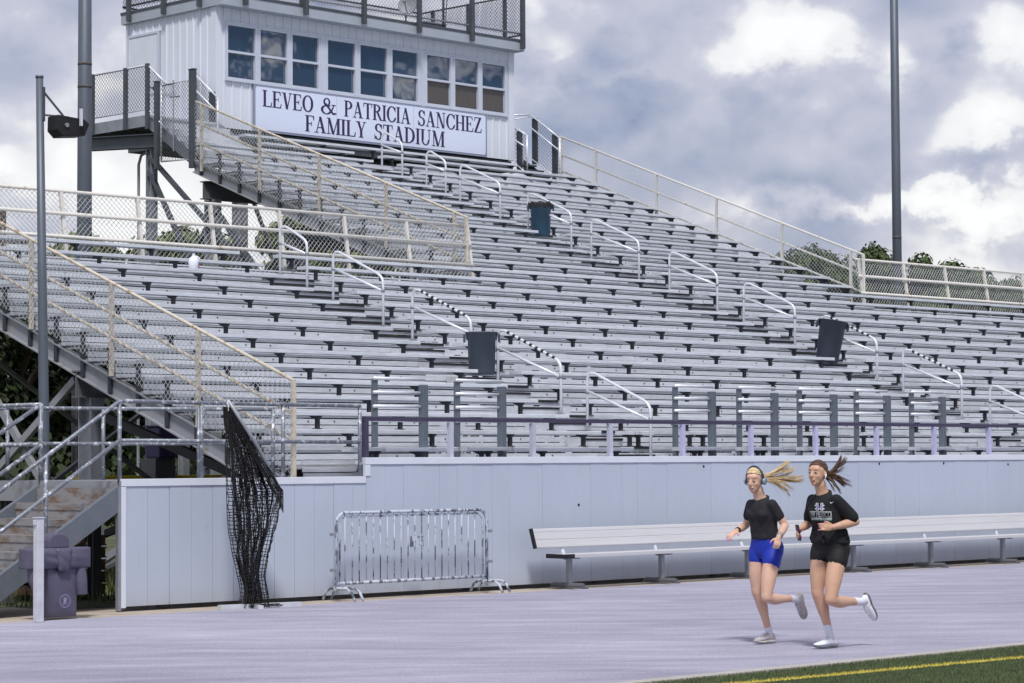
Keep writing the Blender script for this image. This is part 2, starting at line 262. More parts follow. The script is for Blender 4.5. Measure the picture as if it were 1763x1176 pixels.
# ------------------------------------------------------------------ mesh builder
class MB:
    def __init__(s): s.v = []; s.f = []; s.m = []; s.cur = 0
    def add(s, vs, fs):
        o = len(s.v); s.v += [tuple(v) for v in vs]; s.f += [[i+o for i in f] for f in fs]; s.m += [s.cur]*len(fs); return s
    def box(s, x0, x1, y0, y1, z0, z1):
        return s.add([(x0,y0,z0),(x1,y0,z0),(x1,y1,z0),(x0,y1,z0),(x0,y0,z1),(x1,y0,z1),(x1,y1,z1),(x0,y1,z1)],
                     [(0,3,2,1),(4,5,6,7),(0,1,5,4),(1,2,6,5),(2,3,7,6),(3,0,4,7)])
    def bar(s, a, b, w, h, up=(0,0,1)):
        a = Vector(a); b = Vector(b); d = (b-a).normalized(); u = Vector(up)
        if abs(d.dot(u)) > .99: u = Vector((1,0,0))
        x = d.cross(u).normalized(); u = x.cross(d).normalized(); x = x*w/2; u = u*h/2
        vs = [p+sx*x+su*u for p in (a, b) for sx, su in ((-1,-1),(1,-1),(1,1),(-1,1))]
        return s.add(vs, [(0,1,2,3),(7,6,5,4),(0,4,5,1),(1,5,6,2),(2,6,7,3),(3,7,4,0)])
    def tube(s, pts, r, n=8, cap=True):
        pts = [Vector(p) for p in pts]; rr = r if isinstance(r, (list, tuple)) else [r]*len(pts)
        rings = []; prev = None
        for i, p in enumerate(pts):
            d = (pts[min(i+1, len(pts)-1)] - pts[max(i-1, 0)]).normalized()
            if prev is None:
                u = Vector((0,0,1)) if abs(d.z) < .9 else Vector((1,0,0)); x = d.cross(u).normalized()
            else: x = (prev - d*prev.dot(d)).normalized()
            prev = x; y = d.cross(x)
            rings.append([p + rr[i]*(x*math.cos(2*math.pi*k/n) + y*math.sin(2*math.pi*k/n)) for k in range(n)])
        vs = [v for rg in rings for v in rg]; fs = []
        for i in range(len(rings)-1):
            for k in range(n): fs.append((i*n+k, i*n+(k+1)%n, (i+1)*n+(k+1)%n, (i+1)*n+k))
        if cap: fs.append(tuple(range(n))[::-1]); fs.append(tuple((len(rings)-1)*n+k for k in range(n)))
        return s.add(vs, fs)
    def loft(s, secs, n=20):
        """secs: (cx, cy, cz, ax, ay) horizontal ellipses stacked"""
        vs = []; fs = []
        for (x, y, z, a, b) in secs:
            for k in range(n):
                t = 2*math.pi*k/n; vs.append((x+a*math.cos(t), y+b*math.sin(t), z))
        m = len(secs)
        for i in range(m-1):
            for k in range(n): fs.append((i*n+k, i*n+(k+1)%n, (i+1)*n+(k+1)%n, (i+1)*n+k))
        fs.append(tuple(range(n))[::-1]); fs.append(tuple((m-1)*n+k for k in range(n)))
        return s.add(vs, fs)
    def ell(s, c, a, n=16, m=10, rot=None):
        c = Vector(c); vs = []; fs = []
        for i in range(m+1):
            p = math.pi*i/m
            for k in range(n):
                t = 2*math.pi*k/n; v = Vector((a[0]*math.sin(p)*math.cos(t), a[1]*math.sin(p)*math.sin(t), a[2]*math.cos(p)))
                if rot: v = rot @ v
                vs.append(c+v)
        for i in range(m):
            for k in range(n): fs.append((i*n+k, (i+1)*n+k, (i+1)*n+(k+1)%n, i*n+(k+1)%n))
        return s.add(vs, fs)
    def prism(s, poly, a, b):
        """poly in 3D (planar) extruded by vector b-a"""
        d = Vector(b)-Vector(a); n = len(poly); vs = [Vector(p) for p in poly]+[Vector(p)+d for p in poly]
        fs = [tuple(range(n))[::-1], tuple(range(n, 2*n))]+[(i, (i+1) % n, (i+1) % n+n, i+n) for i in range(n)]
        return s.add(vs, fs)
    def mesh(s, name, mats, off=(0,0,0), smooth=False):
        me = bpy.data.meshes.new(name); o = Vector(off)
        me.from_pydata([tuple(Vector(v)-o) for v in s.v], [], s.f)
        for m in (mats if isinstance(mats, (list, tuple)) else [mats]): me.materials.append(m)
        for p, mi in zip(me.polygons, s.m): p.material_index = mi; p.use_smooth = smooth
        me.update(); return me
def rootloc(p):
    while p.parent: p = p.parent
    return p.location
def link(o, parent=None):
    COL.objects.link(o)
    if parent: o.parent = parent
    return o
SPLIT = {'joint','corner_trim','stair_stringer','joist','end_cap','clamp','foot_plate','hook','wall_bolt','wall_stud','brace','row_end_angle','bracelet','wire','mullion','door_frame','eye_white','iris','eyebrow','panel_joint','roof_edge','lip','stringer_flange','deck_edge','window_surround','wall_cap','mesh_panel','laces_','foot','leg','slat','group_divider'}
def islands(mb):
    par = list(range(len(mb.v)))
    def find(a):
        while par[a] != a: par[a] = par[par[a]]; a = par[a]
        return a
    for f in mb.f:
        r = find(f[0])
        for i in f[1:]: par[find(i)] = r
    groups = {}
    for f, m in zip(mb.f, mb.m): groups.setdefault(find(f[0]), []).append((f, m))
    out = []
    for fs in groups.values():
        used = sorted({i for f, _ in fs for i in f}); ix = {v: k for k, v in enumerate(used)}; n = MB(); n.v = [mb.v[i] for i in used]; n.f = [[ix[i] for i in f] for f, _ in fs]; n.m = [m for _, m in fs]; out.append(n)
    return out
def part(mb, name, m, parent, label=None, smooth=False, bevel=0):
    if name in SPLIT:
        isl = islands(mb)
        if len(isl) > 1: return [_part(i, name, m, parent, label, smooth, bevel) for i in isl][-1]
    return _part(mb, name, m, parent, label, smooth, bevel)
def _part(mb, name, m, parent, label=None, smooth=False, bevel=0):
    me = mb.mesh(name, m, rootloc(parent), smooth); o = bpy.data.objects.new(name, me); link(o, parent)
    if label: o['label'] = label
    if bevel: bev(o, bevel)
    return o
def bev(o, wd, seg=2):
    b = o.modifiers.new('bevel', 'BEVEL'); b.width = wd; b.segments = seg; b.limit_method = 'ANGLE'; b.angle_limit = R(40)
def thing(name, label, cat, loc, group=None):
    o = bpy.data.objects.new(name, None); o.location = loc; o.empty_display_size = .2; COL.objects.link(o)
    o['label'] = label; o['category'] = cat
    if group: o['group'] = group
    return o
def solo(mb, name, m, label, cat, loc, group=None, smooth=False, bevel=0):
    me = mb.mesh(name, m, loc, smooth); o = bpy.data.objects.new(name, me); o.location = loc; COL.objects.link(o)
    o['label'] = label; o['category'] = cat
    if group: o['group'] = group
    if bevel: bev(o, bevel)
    return o
def struct(mb, name, m, kind='structure', smooth=False):
    o = bpy.data.objects.new(name, mb.mesh(name, m, (0,0,0), smooth)); COL.objects.link(o); o['kind'] = kind; return o
def copy_thing(root, loc, label):
    r = root.copy(); COL.objects.link(r); r.location = loc; r['label'] = label
    def rec(src, dst):
        for ch in [c for c in bpy.data.objects if c.parent == src]:
            c = ch.copy(); COL.objects.link(c); c.parent = dst; rec(ch, c)
    rec(root, r); return r

def chain(mb, origin, ua, ub, poly, d=.09, r=.0028, rise=1.0):
    """chain link: two families of diagonal wires clipped to the convex polygon given in (a, b)"""
    O = Vector(origin); ua = Vector(ua); ub = Vector(ub); nrm = ua.cross(ub).normalized()
    for sgn in (1, -1):
        cs = [b-sgn*rise*a for a, b in poly]; c = math.floor(min(cs)/d)*d + d/2
        while c < max(cs):
            hits = []
            for i in range(len(poly)):
                a0, b0 = poly[i]; a1, b1 = poly[(i+1) % len(poly)]
                g0 = b0-sgn*rise*a0-c; g1 = b1-sgn*rise*a1-c
                if (g0 < 0) != (g1 < 0):
                    t = g0/(g0-g1); hits.append((a0+(a1-a0)*t, b0+(b1-b0)*t))
            if len(hits) >= 2:
                p = O+ua*hits[0][0]+ub*hits[0][1]+nrm*r*sgn; q = O+ua*hits[1][0]+ub*hits[1][1]+nrm*r*sgn
                dd = (q-p)
                if dd.length > .01:
                    dd.normalize(); x = dd.cross(nrm)
                    tri = [nrm*r, x*r*.87-nrm*r*.5, -x*r*.87-nrm*r*.5]
                    mb.add([p+t for t in tri]+[q+t for t in tri], [(0,1,4,3),(1,2,5,4),(2,0,3,5)])
            c += d
    return mb
# ------------------------------------------------------------------ ground, track, turf
YW, RUN, RISE, Y1, Z1 = 22.791, .61, .22966, 23.091, 1.763
GX, GS = 40.859, 1.42772
def rowY(r): return Y1+(r-1)*RUN
def rowZ(r): return Z1+(r-1)*RISE
g = MB(); g.add([(-900,-700,-.03),(1600,-700,-.03),(1600,1800,-.03),(-900,1800,-.03)], [(0,1,2,3)]); struct(g, 'ground', MT['dirt'])
g = MB(); g.add([(-60,22.0,-.012),(120,22.0,-.012),(120,23.6,-.012),(-60,23.6,-.012)], [(0,1,2,3)])
g.add([(-60,23.6,-.014),(16.4,23.6,-.014),(16.4,24.6,-.014),(-60,24.6,-.014)], [(0,1,2,3)]); struct(g, 'concrete_apron', MT['concrete'])
g = MB()
n = 60; vs = []; 
for i in range(n+1):
    x = -40+i*2.5; vs += [(x, 12.58, -.002), (x, 22.12+.06*math.sin(x*.7)+.05*noise.noise(Vector((x*1.3, 0, 0))), -.002)]
g.add(vs, [(2*i, 2*i+2, 2*i+3, 2*i+1) for i in range(n)]); struct(g, 'track', MT['track'])
g = MB(); g.box(-40, 110, 12.44, 12.60, -.03, .012); struct(g, 'curb', MT['curb'])
g = MB(); g.add([(-40,-60,-.004),(110,-60,-.004),(110,12.44,-.004),(-40,12.44,-.004)], [(0,1,2,3)]); struct(g, 'turf', MT['turf'])
g = MB(); a = Vector((13.0, 12.0, .001)); b = Vector((26, 11.22, .001)); g.add([a+Vector((0,-.055,0)), b+Vector((0,-.055,0)), b+Vector((0,.055,0)), a+Vector((0,.055,0))], [(0,1,2,3)])
struct(g, 'turf_line', MT['yline'])
g = MB(); rnd = random.Random(3)
for i in range(70000):
    x = rnd.uniform(13.2, 19.8); y = rnd.uniform(10.0, 12.45)
    if x-y*.97 < 1.6: continue
    ln = 12.0+(x-13)*(-.06)
    g.cur = 1 if abs(y-ln) < .055 else 0
    h = rnd.uniform(.012, .024); t = rnd.uniform(0, 3.14); dx, dy = .003*math.cos(t), .003*math.sin(t); lx, ly = rnd.uniform(-.012, .012), rnd.uniform(-.012, .012)
    g.add([(x-dx,y-dy,-.004),(x+dx,y+dy,-.004),(x+lx,y+ly,h)], [(0,1,2)])
struct(g, 'turf_blades', [MT['blade'], MT['yline']], 'stuff')

# ------------------------------------------------------------------ front wall
root = thing('front_wall', 'long pale blue-white steel panel wall in front of the bleachers, stepped down at its left end', 'wall', (16.645, YW, 0))
g = MB()
def panels(x0, x1, zt):
    x = x0; k = 0
    while x < x1-.01:
        xe = min(x+.305, x1); j = .0018*math.sin(k*2.3)
        gap = (.012 if k == 1 else .005) if zt < 1.5 else .0025
        g.box(x, xe-gap, YW+j, YW+.04, .045, zt-.02); k += 1; x = xe
panels(16.70, 20.27, 1.44); panels(20.27, 62, 1.67)
g.box(16.66, 62, YW+.012, YW+.05, .06, 1.40)
part(g, 'wall_panel', MT['white_wall'], root)
g = MB(); g.box(16.645, 20.255, YW-.014, YW+.07, 1.375, 1.457); g.box(20.255, 62, YW-.015, YW+.075, 1.60, 1.684); g.box(16.64, 16.70, YW-.012, YW+.05, .03, 1.37); g.box(20.255, 20.33, YW-.012, YW+.05, 1.46, 1.598)
part(g, 'wall_cap', MT['cap'], root, bevel=.004)
g = MB()
for x, z in [(26.52,1.54),(30.55,1.555),(32.2,1.555),(33.95,1.53),(24.0,1.05)]:
    g.tube([(x, YW-.004, z), (x, YW+.01, z)], .018, 8)
part(g, 'wall_bolt', MT['black'], root)
g = MB(); g.box(16.60, 16.638, YW+.0, YW+.05, 0, 1.37); part(g, 'end_post', MT['galv'], root)
g = MB()
x = 17.3
while x < 60: g.box(x, x+.08, YW+.14, YW+.24, 0, 1.3); x += 2.4
g.box(16.7, 60, YW+.14, YW+.24, 1.30, 1.355)
part(g, 'wall_stud', MT['frame'], root)

# ------------------------------------------------------------------ grandstand
XL, XR, XU, XE = 19.5, 42.38, 30.95, 56.0
A1, A2 = (25.41, 26.32), (35.40, 36.31)
lower = thing('lower_grandstand', 'wide lower tier of aluminium bleacher rows rising behind the white wall', 'grandstand', (19.5, 23.1, 0))
upper = thing('upper_grandstand', 'narrower upper tier of bleacher rows climbing to the press box', 'grandstand', (30.95, 32.2, 0))
def bracket_mb(x, y, z, mb):
    """post on the tread nose and an arm under the seat"""
    mb.box(x-.023, x+.023, y+.065, y+.115, z-.168, z-.03)
    mb.box(x-.045, x+.045, y+.045, y+.14, z-.17, z-.160)
    mb.prism([(x-.024, y+.02, z-.001), (x-.024, y+.225, z-.001), (x-.024, y+.205, z-.016), (x-.024, y+.13, z-.045), (x-.024, y+.06, z-.045), (x-.024, y+.03, z-.016)], (0,0,0), (.048,0,0))
proto = MB(); bracket_mb(0, 0, 0, proto); br_me = proto.mesh('seat_bracket', MT['bracket'])
def seat(mb, x0, x1, y, z):
    # extruded plank: front lip, shallow grooves along the top
    prof = [(0,0),(0,.042),(.012,.047),(.07,.047),(.074,.043),(.08,.047),(.155,.047),(.159,.043),(.165,.047),(.228,.047),(.24,.042),(.24,0),(.225,0),(.225,.03),(.015,.03),(.015,0)]
    j = .004*math.sin(x0*3+y*7)
    mb.prism([(x0, y+a, z+b+j) for a, b in prof], (x0,0,0), (x1,0,0))
def capend(mb, x, y, z, s):
    mb.box(x, x+s*.012, y-.002, y+.243, z-.003, z+.050) if s > 0 else mb.box(x-.012, x, y-.002, y+.243, z-.003, z+.050)
stuff_b = {}
solo_count = 0
def columns(x0, x1):
    out = []; k = -20
    while k < 30:
        x = GX+k*GS
        if x0+.05 < x < x1-.05: out.append(x)
        k += 1
    return out
segs = {}
for r in range(1, 31):
    if r <= 15: s = [(XL, A1[0]), (A1[1], A2[0]), (A2[1], XE)]
    elif r <= 28: s = [(XU, A2[0]), (A2[1], XR)]
    elif r == 29: s = [(32.95, A2[0]), (A2[1], XR)]
    else: s = [(32.95, 40.95)]
    if r == 1: s = [(20.36, 20.80), (20.86, 22.1), (22.30, 23.0), (23.1, 25.41)] + [(a, a+.78) for a in (26.48, 27.87, 29.26, 30.65, 32.04)] + [(33.3, 35.4), (36.31, XE)]
    if r == 2: s = [(XL, A1[0])] + [(25.98, 26.50), (27.26, 27.89), (28.65, 29.28), (30.05, 30.67), (31.38, 32.07), (32.84, 35.4), (36.31, XE)]
    segs[r] = s
for r in range(1, 31):
    root = lower if r <= 15 else upper
    y, z = rowY(r), rowZ(r)
    for (x0, x1) in segs[r]:
        mb = MB(); seat(mb, x0, x1, y, z); bench = part(mb, 'seat_bench', MT['alu'], root)
        mb = MB(); capend(mb, x0, y, z, -1); capend(mb, x1, y, z, 1); part(mb, 'end_cap', MT['riser'], bench)
        cols = columns(x0, x1) or [(x0+x1)/2]
        if x1-x0 < 1.0: cols = [x0+.12, x1-.22] if r == 2 else [x0+.3, x0+.42]
        if r > 15 and x1 > 42: cols = cols+[42.22]
        for x in cols:
            if root is lower and solo_count < 92 and x < 34.5+r*.6 and r < 9:
                o = bpy.data.objects.new('seat_bracket', br_me); link(o, bench); o.location = Vector((x, y, z))-root.location; solo_count += 1
            else: bracket_mb(x, y, z, stuff_b.setdefault(root.name, MB()))
for k, mb in stuff_b.items():
    o = part(mb, 'seat_brackets', MT['bracket'], bpy.data.objects[k]); o['kind'] = 'stuff'
# treads and risers
for r in range(1, 31):
    root = lower if r <= 15 else upper
    x0, x1 = (XL, XE) if r <= 15 else (XU, XR)
    if r >= 29: x0 = 32.9
    if r == 1: y0, y1, zt = YW+.08, Y1+.05, Z1-.40; x0 = 20.35
    else: y0, y1, zt = rowY(r-1)+.06, rowY(r)+.05, rowZ(r)-.40
    mb = MB(); w3 = (y1-y0-.012)/2
    mb.box(x0, x1, y0, y0+w3, zt-.045, zt); mb.box(x0, x1, y0+w3+.012, y1, zt-.045, zt-.0005)
    part(mb, 'foot_board', MT['tread'], root)
    # riser below the nose of the next tread: two planks with a slot between
    if r < 30:
        yf = rowY(r)+.072; zb = rowZ(r)-.395; 
        mb = MB(); xs = x0; jn = 0
        while xs < x1-.01:
            xe = min(xs+5.71, x1); o = .0015*(jn % 2)
            mb.box(xs, xe-.006, yf+o, yf+.03, zb, zb+.052); mb.box(xs, xe-.006, yf+.004+o, yf+.03, zb+.064, zb+.135); mb.box(xs, xe-.006, yf+.01+o, yf+.03, zb+.152, zb+.176)
            xs = xe; jn += 1
        mb.cur = 1
        for cxx in columns(x0, x1):
            for dxx in (.35, .80): mb.box(cxx+dxx-.010, cxx+dxx+.010, yf-.004, yf+.003, zb+.095, zb+.112)
        part(mb, 'riser_board', [MT['riser'], MT['bracket']], root)
# aisle steps with dark nosings
def aisle(root, x0, x1, ra, rb):
    for r in range(ra, rb+1):
        yf = rowY(r)+.06; zt = rowZ(r)-.17       # nose of tread r+1
        st = MB(); st.box(x0+.02, x1-.06, yf-.30, yf-.004, zt-.226, zt-.115)
        s = part(st, 'aisle_step', MT['tread'], root)
        nb = MB(); nb.box(x0+.02, x1-.06, yf-.309, yf-.301, zt-.142, zt-.111)
        nb.box(x0+.02, x1+.20, yf-.012, yf-.002, zt-.034, zt+.004)
        part(nb, 'step_nosing', MT['nosing'], s)
aisle(lower, A1[0], A1[1], 1, 14); aisle(lower, A2[0], A2[1], 1, 15); aisle(upper, A2[0], A2[1], 16, 28)
# front skirt under row 1 where the wall is lower
mb = MB(); 
for k, (q0, q1) in enumerate([(1.44,1.50),(1.512,1.575),(1.60,1.655)]): mb.box(19.5, 20.34, YW+.24+.02*k, YW+.27+.02*k, q0, q1)
part(mb, 'riser_board', MT['riser'], lower)
# end stringers, girders, columns, braces
def slope_pt(x, r, dz): return (x, rowY(r), rowZ(r)+dz)
mb = MB()
def channel(mb, x, ra, rb, dz, depth=.27):
    a = Vector(slope_pt(x, ra, dz)); b = Vector(slope_pt(x, rb, dz))
    mb.prism([a, b, b-Vector((0,0,depth)), a-Vector((0,0,depth))], (0,0,0), (.02,0,0))
    for q in (0, -depth+.02):
        mb.prism([a+Vector((-.05,0,q)), b+Vector((-.05,0,q)), b+Vector((-.05,0,q-.02)), a+Vector((-.05,0,q-.02))], (0,0,0), (.10,0,0))
channel(mb, 19.46, 1.1, 16.2, -.405); part(mb, 'end_stringer', MT['stringer'], lower)
for k in range(1, 5):
    mb = MB(); channel(mb, 19.46+k*5.71, 1.2, 15.5, -.46, .3); part(mb, 'inner_stringer', MT['frame'], lower)
for x in (30.93, 36.6, 42.3):
    mb = MB(); channel(mb, x, 15.6, 30.6 if x > 31 else 28.6, -.405); part(mb, 'end_stringer', MT['stringer'], upper)
mb = MB()   # carriers: short angle posts holding row ends, left ends of both tiers
for r in range(2, 16):
    y, z = rowY(r), rowZ(r); mb.box(19.42, 19.455, y+.085, y+.15, z-.60, z-.01); mb.box(19.42, 19.455, y+.02, y+.235, z-.035, z-.004); mb.box(19.425, 19.45, y-.44, y+.08, z-.43, z-.402)
part(mb, 'row_end_angle', MT['bracket'], lower)
mb = MB()
for r in range(16, 29):
    y, z = rowY(r), rowZ(r); mb.box(30.88, 30.915, y+.085, y+.15, z-.60, z-.01); mb.box(30.88, 30.915, y+.02, y+.235, z-.035, z-.004); mb.box(30.885, 30.91, y-.44, y+.08, z-.43, z-.402)
part(mb, 'row_end_angle', MT['bracket'], upper)
def ibeam(mb, a, b, w=.2, h=.3, t=.02):
    a = Vector(a); b = Vector(b); d = (b-a).normalized(); up = Vector((0,0,1)) if abs(d.z) < .9 else Vector((0,1,0)); x = d.cross(up).normalized(); u = x.cross(d)
    mb.bar(a+u*(h-t)/2, b+u*(h-t)/2, w, t, u); mb.bar(a-u*(h-t)/2, b-u*(h-t)/2, w, t, u); mb.bar(a, b, t, h-2*t, u)
def frame_line(root, y, ztop, x0, x1, step, colw=.22, first=None):
    mb = MB(); ibeam(mb, (x0-.25, y, ztop-.18), (x1, y, ztop-.18), .2, .36); part(mb, 'girder', MT['frame'], root)
    x = x0
    while x < x1:
        mb = MB(); ibeam(mb, (x, y, -.03), (x, y, ztop-.361), .22, .28); part(mb, 'column', MT['galv'] if x == x0 else MT['frame'], root); x += step
    mb = MB(); x = x0; 
    while x+step < x1:
        mb.bar((x+.1, y-.03, .2), (x+step-.1, y-.03, ztop-.5), .09, .05); mb.bar((x+.1, y+.05, ztop-.5), (x+step-.1, y+.05, .2), .09, .05); x += step
    part(mb, 'brace', MT['frame'], root)
frame_line(lower, 27.6, 2.86, 19.66, 54, 5.71)
frame_line(lower, 31.3, 4.2, 19.66, 54, 5.71)
frame_line(lower, 24.3, 1.58, 20.6, 54, 5.71)
frame_line(upper, 33.6, 4.9, 31.1, 42, 5.3)
frame_line(upper, 37.05, 6.12, 31.1, 42, 5.3)
frame_line(upper, 39.55, 7.22, 31.1, 42, 5.3)
frame_line(upper, 42.3, 8.40, 34.0, 42, 4)
mb = MB()
for a, b in [((31.0,41.5,7.9),(31.0,37.3,4.6)), ((31.0,41.5,7.6),(31.0,39.3,4.4)), ((31.05,39.4,6.6),(31.05,41.4,4.4)), ((31.0,37.1,5.8),(31.0,39.2,4.3)), ((31.02,39.2,6.5),(31.02,37.2,4.5)), ((31.0,37.0,5.7),(31.0,33.8,3.4)), ((31.05,37.0,3.6),(31.05,33.8,4.6)), ((31.0,41.2,4.2),(31.0,39.6,1.5))]:
    mb.bar(a, b, .10, .07)
part(mb, 'brace', MT['darksteel'], upper)
mb = MB()
for a, b in [((19.62,27.9,2.75),(19.62,31.2,.6)), ((19.62,27.4,.3),(19.62,24.5,1.5)), ((19.7,31.2,3.8),(19.7,27.8,.4))]:
    mb.bar(a, b, .07, .10)
part(mb, 'brace', MT['stringer'], lower)
mb = MB(); mb.bar((19.58, 27.3, 2.28), (19.58, 23.4, 1.20), .08, .12); mb.bar((21.5,31,.3),(21.5,25,1.9),.08,.1); part(mb, 'brace', MT['black'], lower)
mb = MB(); mb.tube([(31.25, 41.95, 8.05), (31.21, 42.08, 7.98), (31.2, 42.15, 7.8), (31.2, 42.15, .0)], .03, 8); part(mb, 'conduit', MT['galv'], upper)

# ------------------------------------------------------------------ chain link fences
def fence_slope(name, label, x, pts_top, dz_bot, rails, posts, mrail, mwire, loc, mesh=True, r_top=.024, lean=0, postw=.05, d=.092, wr=.0042):
    """pts_top: two (y, z) of the top rail; rails: drops below it; posts: y positions; dz_bot: mesh height"""
    root = thing(name, label, 'fence', loc)
    (ya, za), (yb, zb) = pts_top; m = (zb-za)/(yb-ya); Z = lambda y: za+(y-ya)*m
    mb = MB(); mb.tube([(x, ya, za), (x, yb, zb)], r_top, 8); part(mb, 'top_rail', mrail, root, smooth=True)
    for q in rails:
        mb = MB(); mb.tube([(x, ya, Z(ya)-q), (x, yb, Z(yb)-q)], r_top, 8); part(mb, 'mid_rail', mrail, root, smooth=True)
    for y, h in posts:
        mb = MB(); mb.box(x-.025, x+.025, y-postw/2, y+postw/2, Z(y)-h, Z(y)-.01); part(mb, 'post', mrail, root)
    if mesh:
        L = yb-ya; mb = MB(); chain(mb, (x-.03, ya, za), (0,1,0), (0,0,1), [(0,-.02),(L,m*L-.02),(L,m*L-dz_bot),(0,-dz_bot)], d, wr)
        part(mb, 'chain_link_mesh', mwire, root)
    return root
def side_fence(x, ya, za, yb, zb, drop, posts, rails, name_label, loc, m1, m2, **k):
    return fence_slope('chain_link_fence', name_label, x, ((ya, za), (yb, zb)), drop, rails, posts, m1, m2, loc, **k)
F1 = side_fence(19.40, 23.106, 2.607, 32.0, 5.93, 1.13, [(23.12, 1.2), (24.96, 1.22), (26.79, 1.22), (28.62, 1.22), (30.4, 1.22), (31.95, 1.22)], [.40, .72],
                'rusty cream chain link fence sloping down the left end of the lower bleachers', (19.40, 23.1, 1.45), MT['creamrust'], MT['wire'])
F2 = side_fence(30.87, 31.99, 5.945, 39.8, 8.839, 1.25, [(32.02, .95), (32.33, 1.0), (34.15, 1.2), (36.02, 1.2), (37.80, 1.2), (39.62, 1.35)], [.42, .80],
                'rusty cream chain link fence sloping down the left end of the upper bleachers', (30.87, 32, 5.0), MT['creamrust'], MT['wire'])
F3 = side_fence(42.43, 31.98, 5.90, 40.8, 9.237, 1.15, [(32.0, 1.1), (32.33, 1.2), (34.18, 1.2), (36.02, 1.2), (37.80, 1.2), (39.67, 1.2), (40.78, 1.1)], [.42, .80],
                'cream chain link fence sloping down the right end of the upper bleachers', (42.43, 32, 4.7), MT['cream'], MT['wire'], wr=.0034)
def back_fence(x0, x1, posts, label, group=None):
    root = thing('chain_link_fence', label, 'fence', (x0, 32.0, 4.8))
    y0, z0 = 31.90, 4.62; y1, z1 = 32.12, 5.815   # leans outward
    mb = MB(); mb.tube([(x0, y1, z1), (x1, y1, z1)], .026, 8); part(mb, 'top_rail', MT['cream'], root, smooth=True)
    for f in (.70, .40):
        mb = MB(); mb.tube([(x0, y0+(y1-y0)*f-.03, z0+(z1-z0)*f), (x1, y0+(y1-y0)*f-.03, z0+(z1-z0)*f)], .030, 8); part(mb, 'mid_rail', MT['cream'], root, smooth=True)
    for x in posts:
        mb = MB(); mb.bar((x, y0, z0-.25), (x, y1, z1-.02), .055, .05, (0,1,0)); part(mb, 'post', MT['cream'], root)
    ub = Vector((0, y1-y0, z1-z0)); L = ub.length; mb = MB()
    chain(mb, (x0, y0+.03, z0), (1,0,0), ub.normalized(), [(0,-.2),(x1-x0,-.2),(x1-x0,L),(0,L)], .092, .0042); part(mb, 'chain_link_mesh', MT['wire'], root)
    return root
back_fence(19.4, 30.98, [20.86, 22.3, 23.75, 25.2, 26.64, 28.07, 29.5, 30.98], 'cream chain link fence along the back of the lower bleachers, left of the upper tier')
back_fence(42.3, 56, [42.42, 43.98, 45.5, 47.0, 48.5, 50], 'cream chain link fence along the back of the lower bleachers, right of the upper tier')
# ------------------------------------------------------------------ aisle handrails
def handrail_thing(label, x, yb, yf, group):
    """yb: rear post y, yf: front post y; heights follow the seat slope"""
    m = RISE/RUN; zb = Z1+(yb-Y1)*m-.19; zf = Z1+(yf-Y1)*m-.19
    root = thing('aisle_handrail', label, 'handrail', (x, yf, zf), group)
    h = .78; pts = [(x, yb, zb), (x, yb, zb+h-.13)]
    for t in (20, 45, 70): pts.append((x, yb-.10*(1-math.cos(R(t))), zb+h-.13+.12*math.sin(R(t))))
    pts += [(x, yb-.15, zb+h-.005-.02)]
    ya, za = yf+.13, zf+h+.03
    pts += [(x, ya, za), (x, yf+.06, zf+h-.015), (x, yf+.015, zf+h-.07), (x, yf, zf+h-.15), (x, yf, zf)]
    mb = MB(); mb.tube(pts, .0215, 10); part(mb, 'rail_hoop', MT['rail'], root, smooth=True)
    mb = MB(); a = Vector((x, yb-.03, zb+.50)); b = Vector((x, yf+.03, zf+.54)); mb.tube([a, b], .0195, 10); part(mb, 'mid_rail', MT['rail'], root, smooth=True)
    mb = MB()
    for (y, z) in ((yb, zb+.50), (yf, zf+.54)): mb.tube([(x, y, z-.03), (x, y, z+.03)], .029, 10)
    part(mb, 'clamp', MT['galv'], root, smooth=True)
    mb = MB()
    for (y, z) in ((yb, zb), (yf, zf)): mb.box(x-.04, x+.04, y-.04, y+.04, z-.004, z+.006)
    part(mb, 'foot_plate', MT['galv'], root)
    return root, (Vector((x, yb-.15, zb+h-.025)), Vector((x, ya, za)))
def stripes(root, seg, half=False):
    a, b = seg; L = (b-a).length; d = (b-a).normalized(); mb = MB(); t = .06
    while t < L-.03:
        n = 5; up = Vector((0,0,1)); x = d.cross(up).normalized(); u = x.cross(d)
        for k in range(6):   # slanted band of tape
            c = a+d*(t+.018*k/1.0*.6); 
        mb.tube([a+d*t, a+d*(t+.055)], .0228, 10, cap=False); part(mb, 'tape_band', MT['tape'], root, smooth=True); mb = MB(); t += .125
MY = Y1
def ry(r): return Y1+(r-1)*RUN
hr = []
a1 = [(14.48, 13.38, 'short handrail at the top of the left aisle, in front of the back fence', 0), (12.34, 10.41, 'plain handrail in the left aisle, second from the top', 0),
      (9.32, 7.21, 'handrail with black striped tape in the left aisle, above the grey bin', 1), (6.28, 4.17, 'handrail with black striped tape in the left aisle, just right of the grey bin', 1),
      (3.32, 1.35, 'lowest plain handrail of the left aisle, ending at the white wall', 0)]
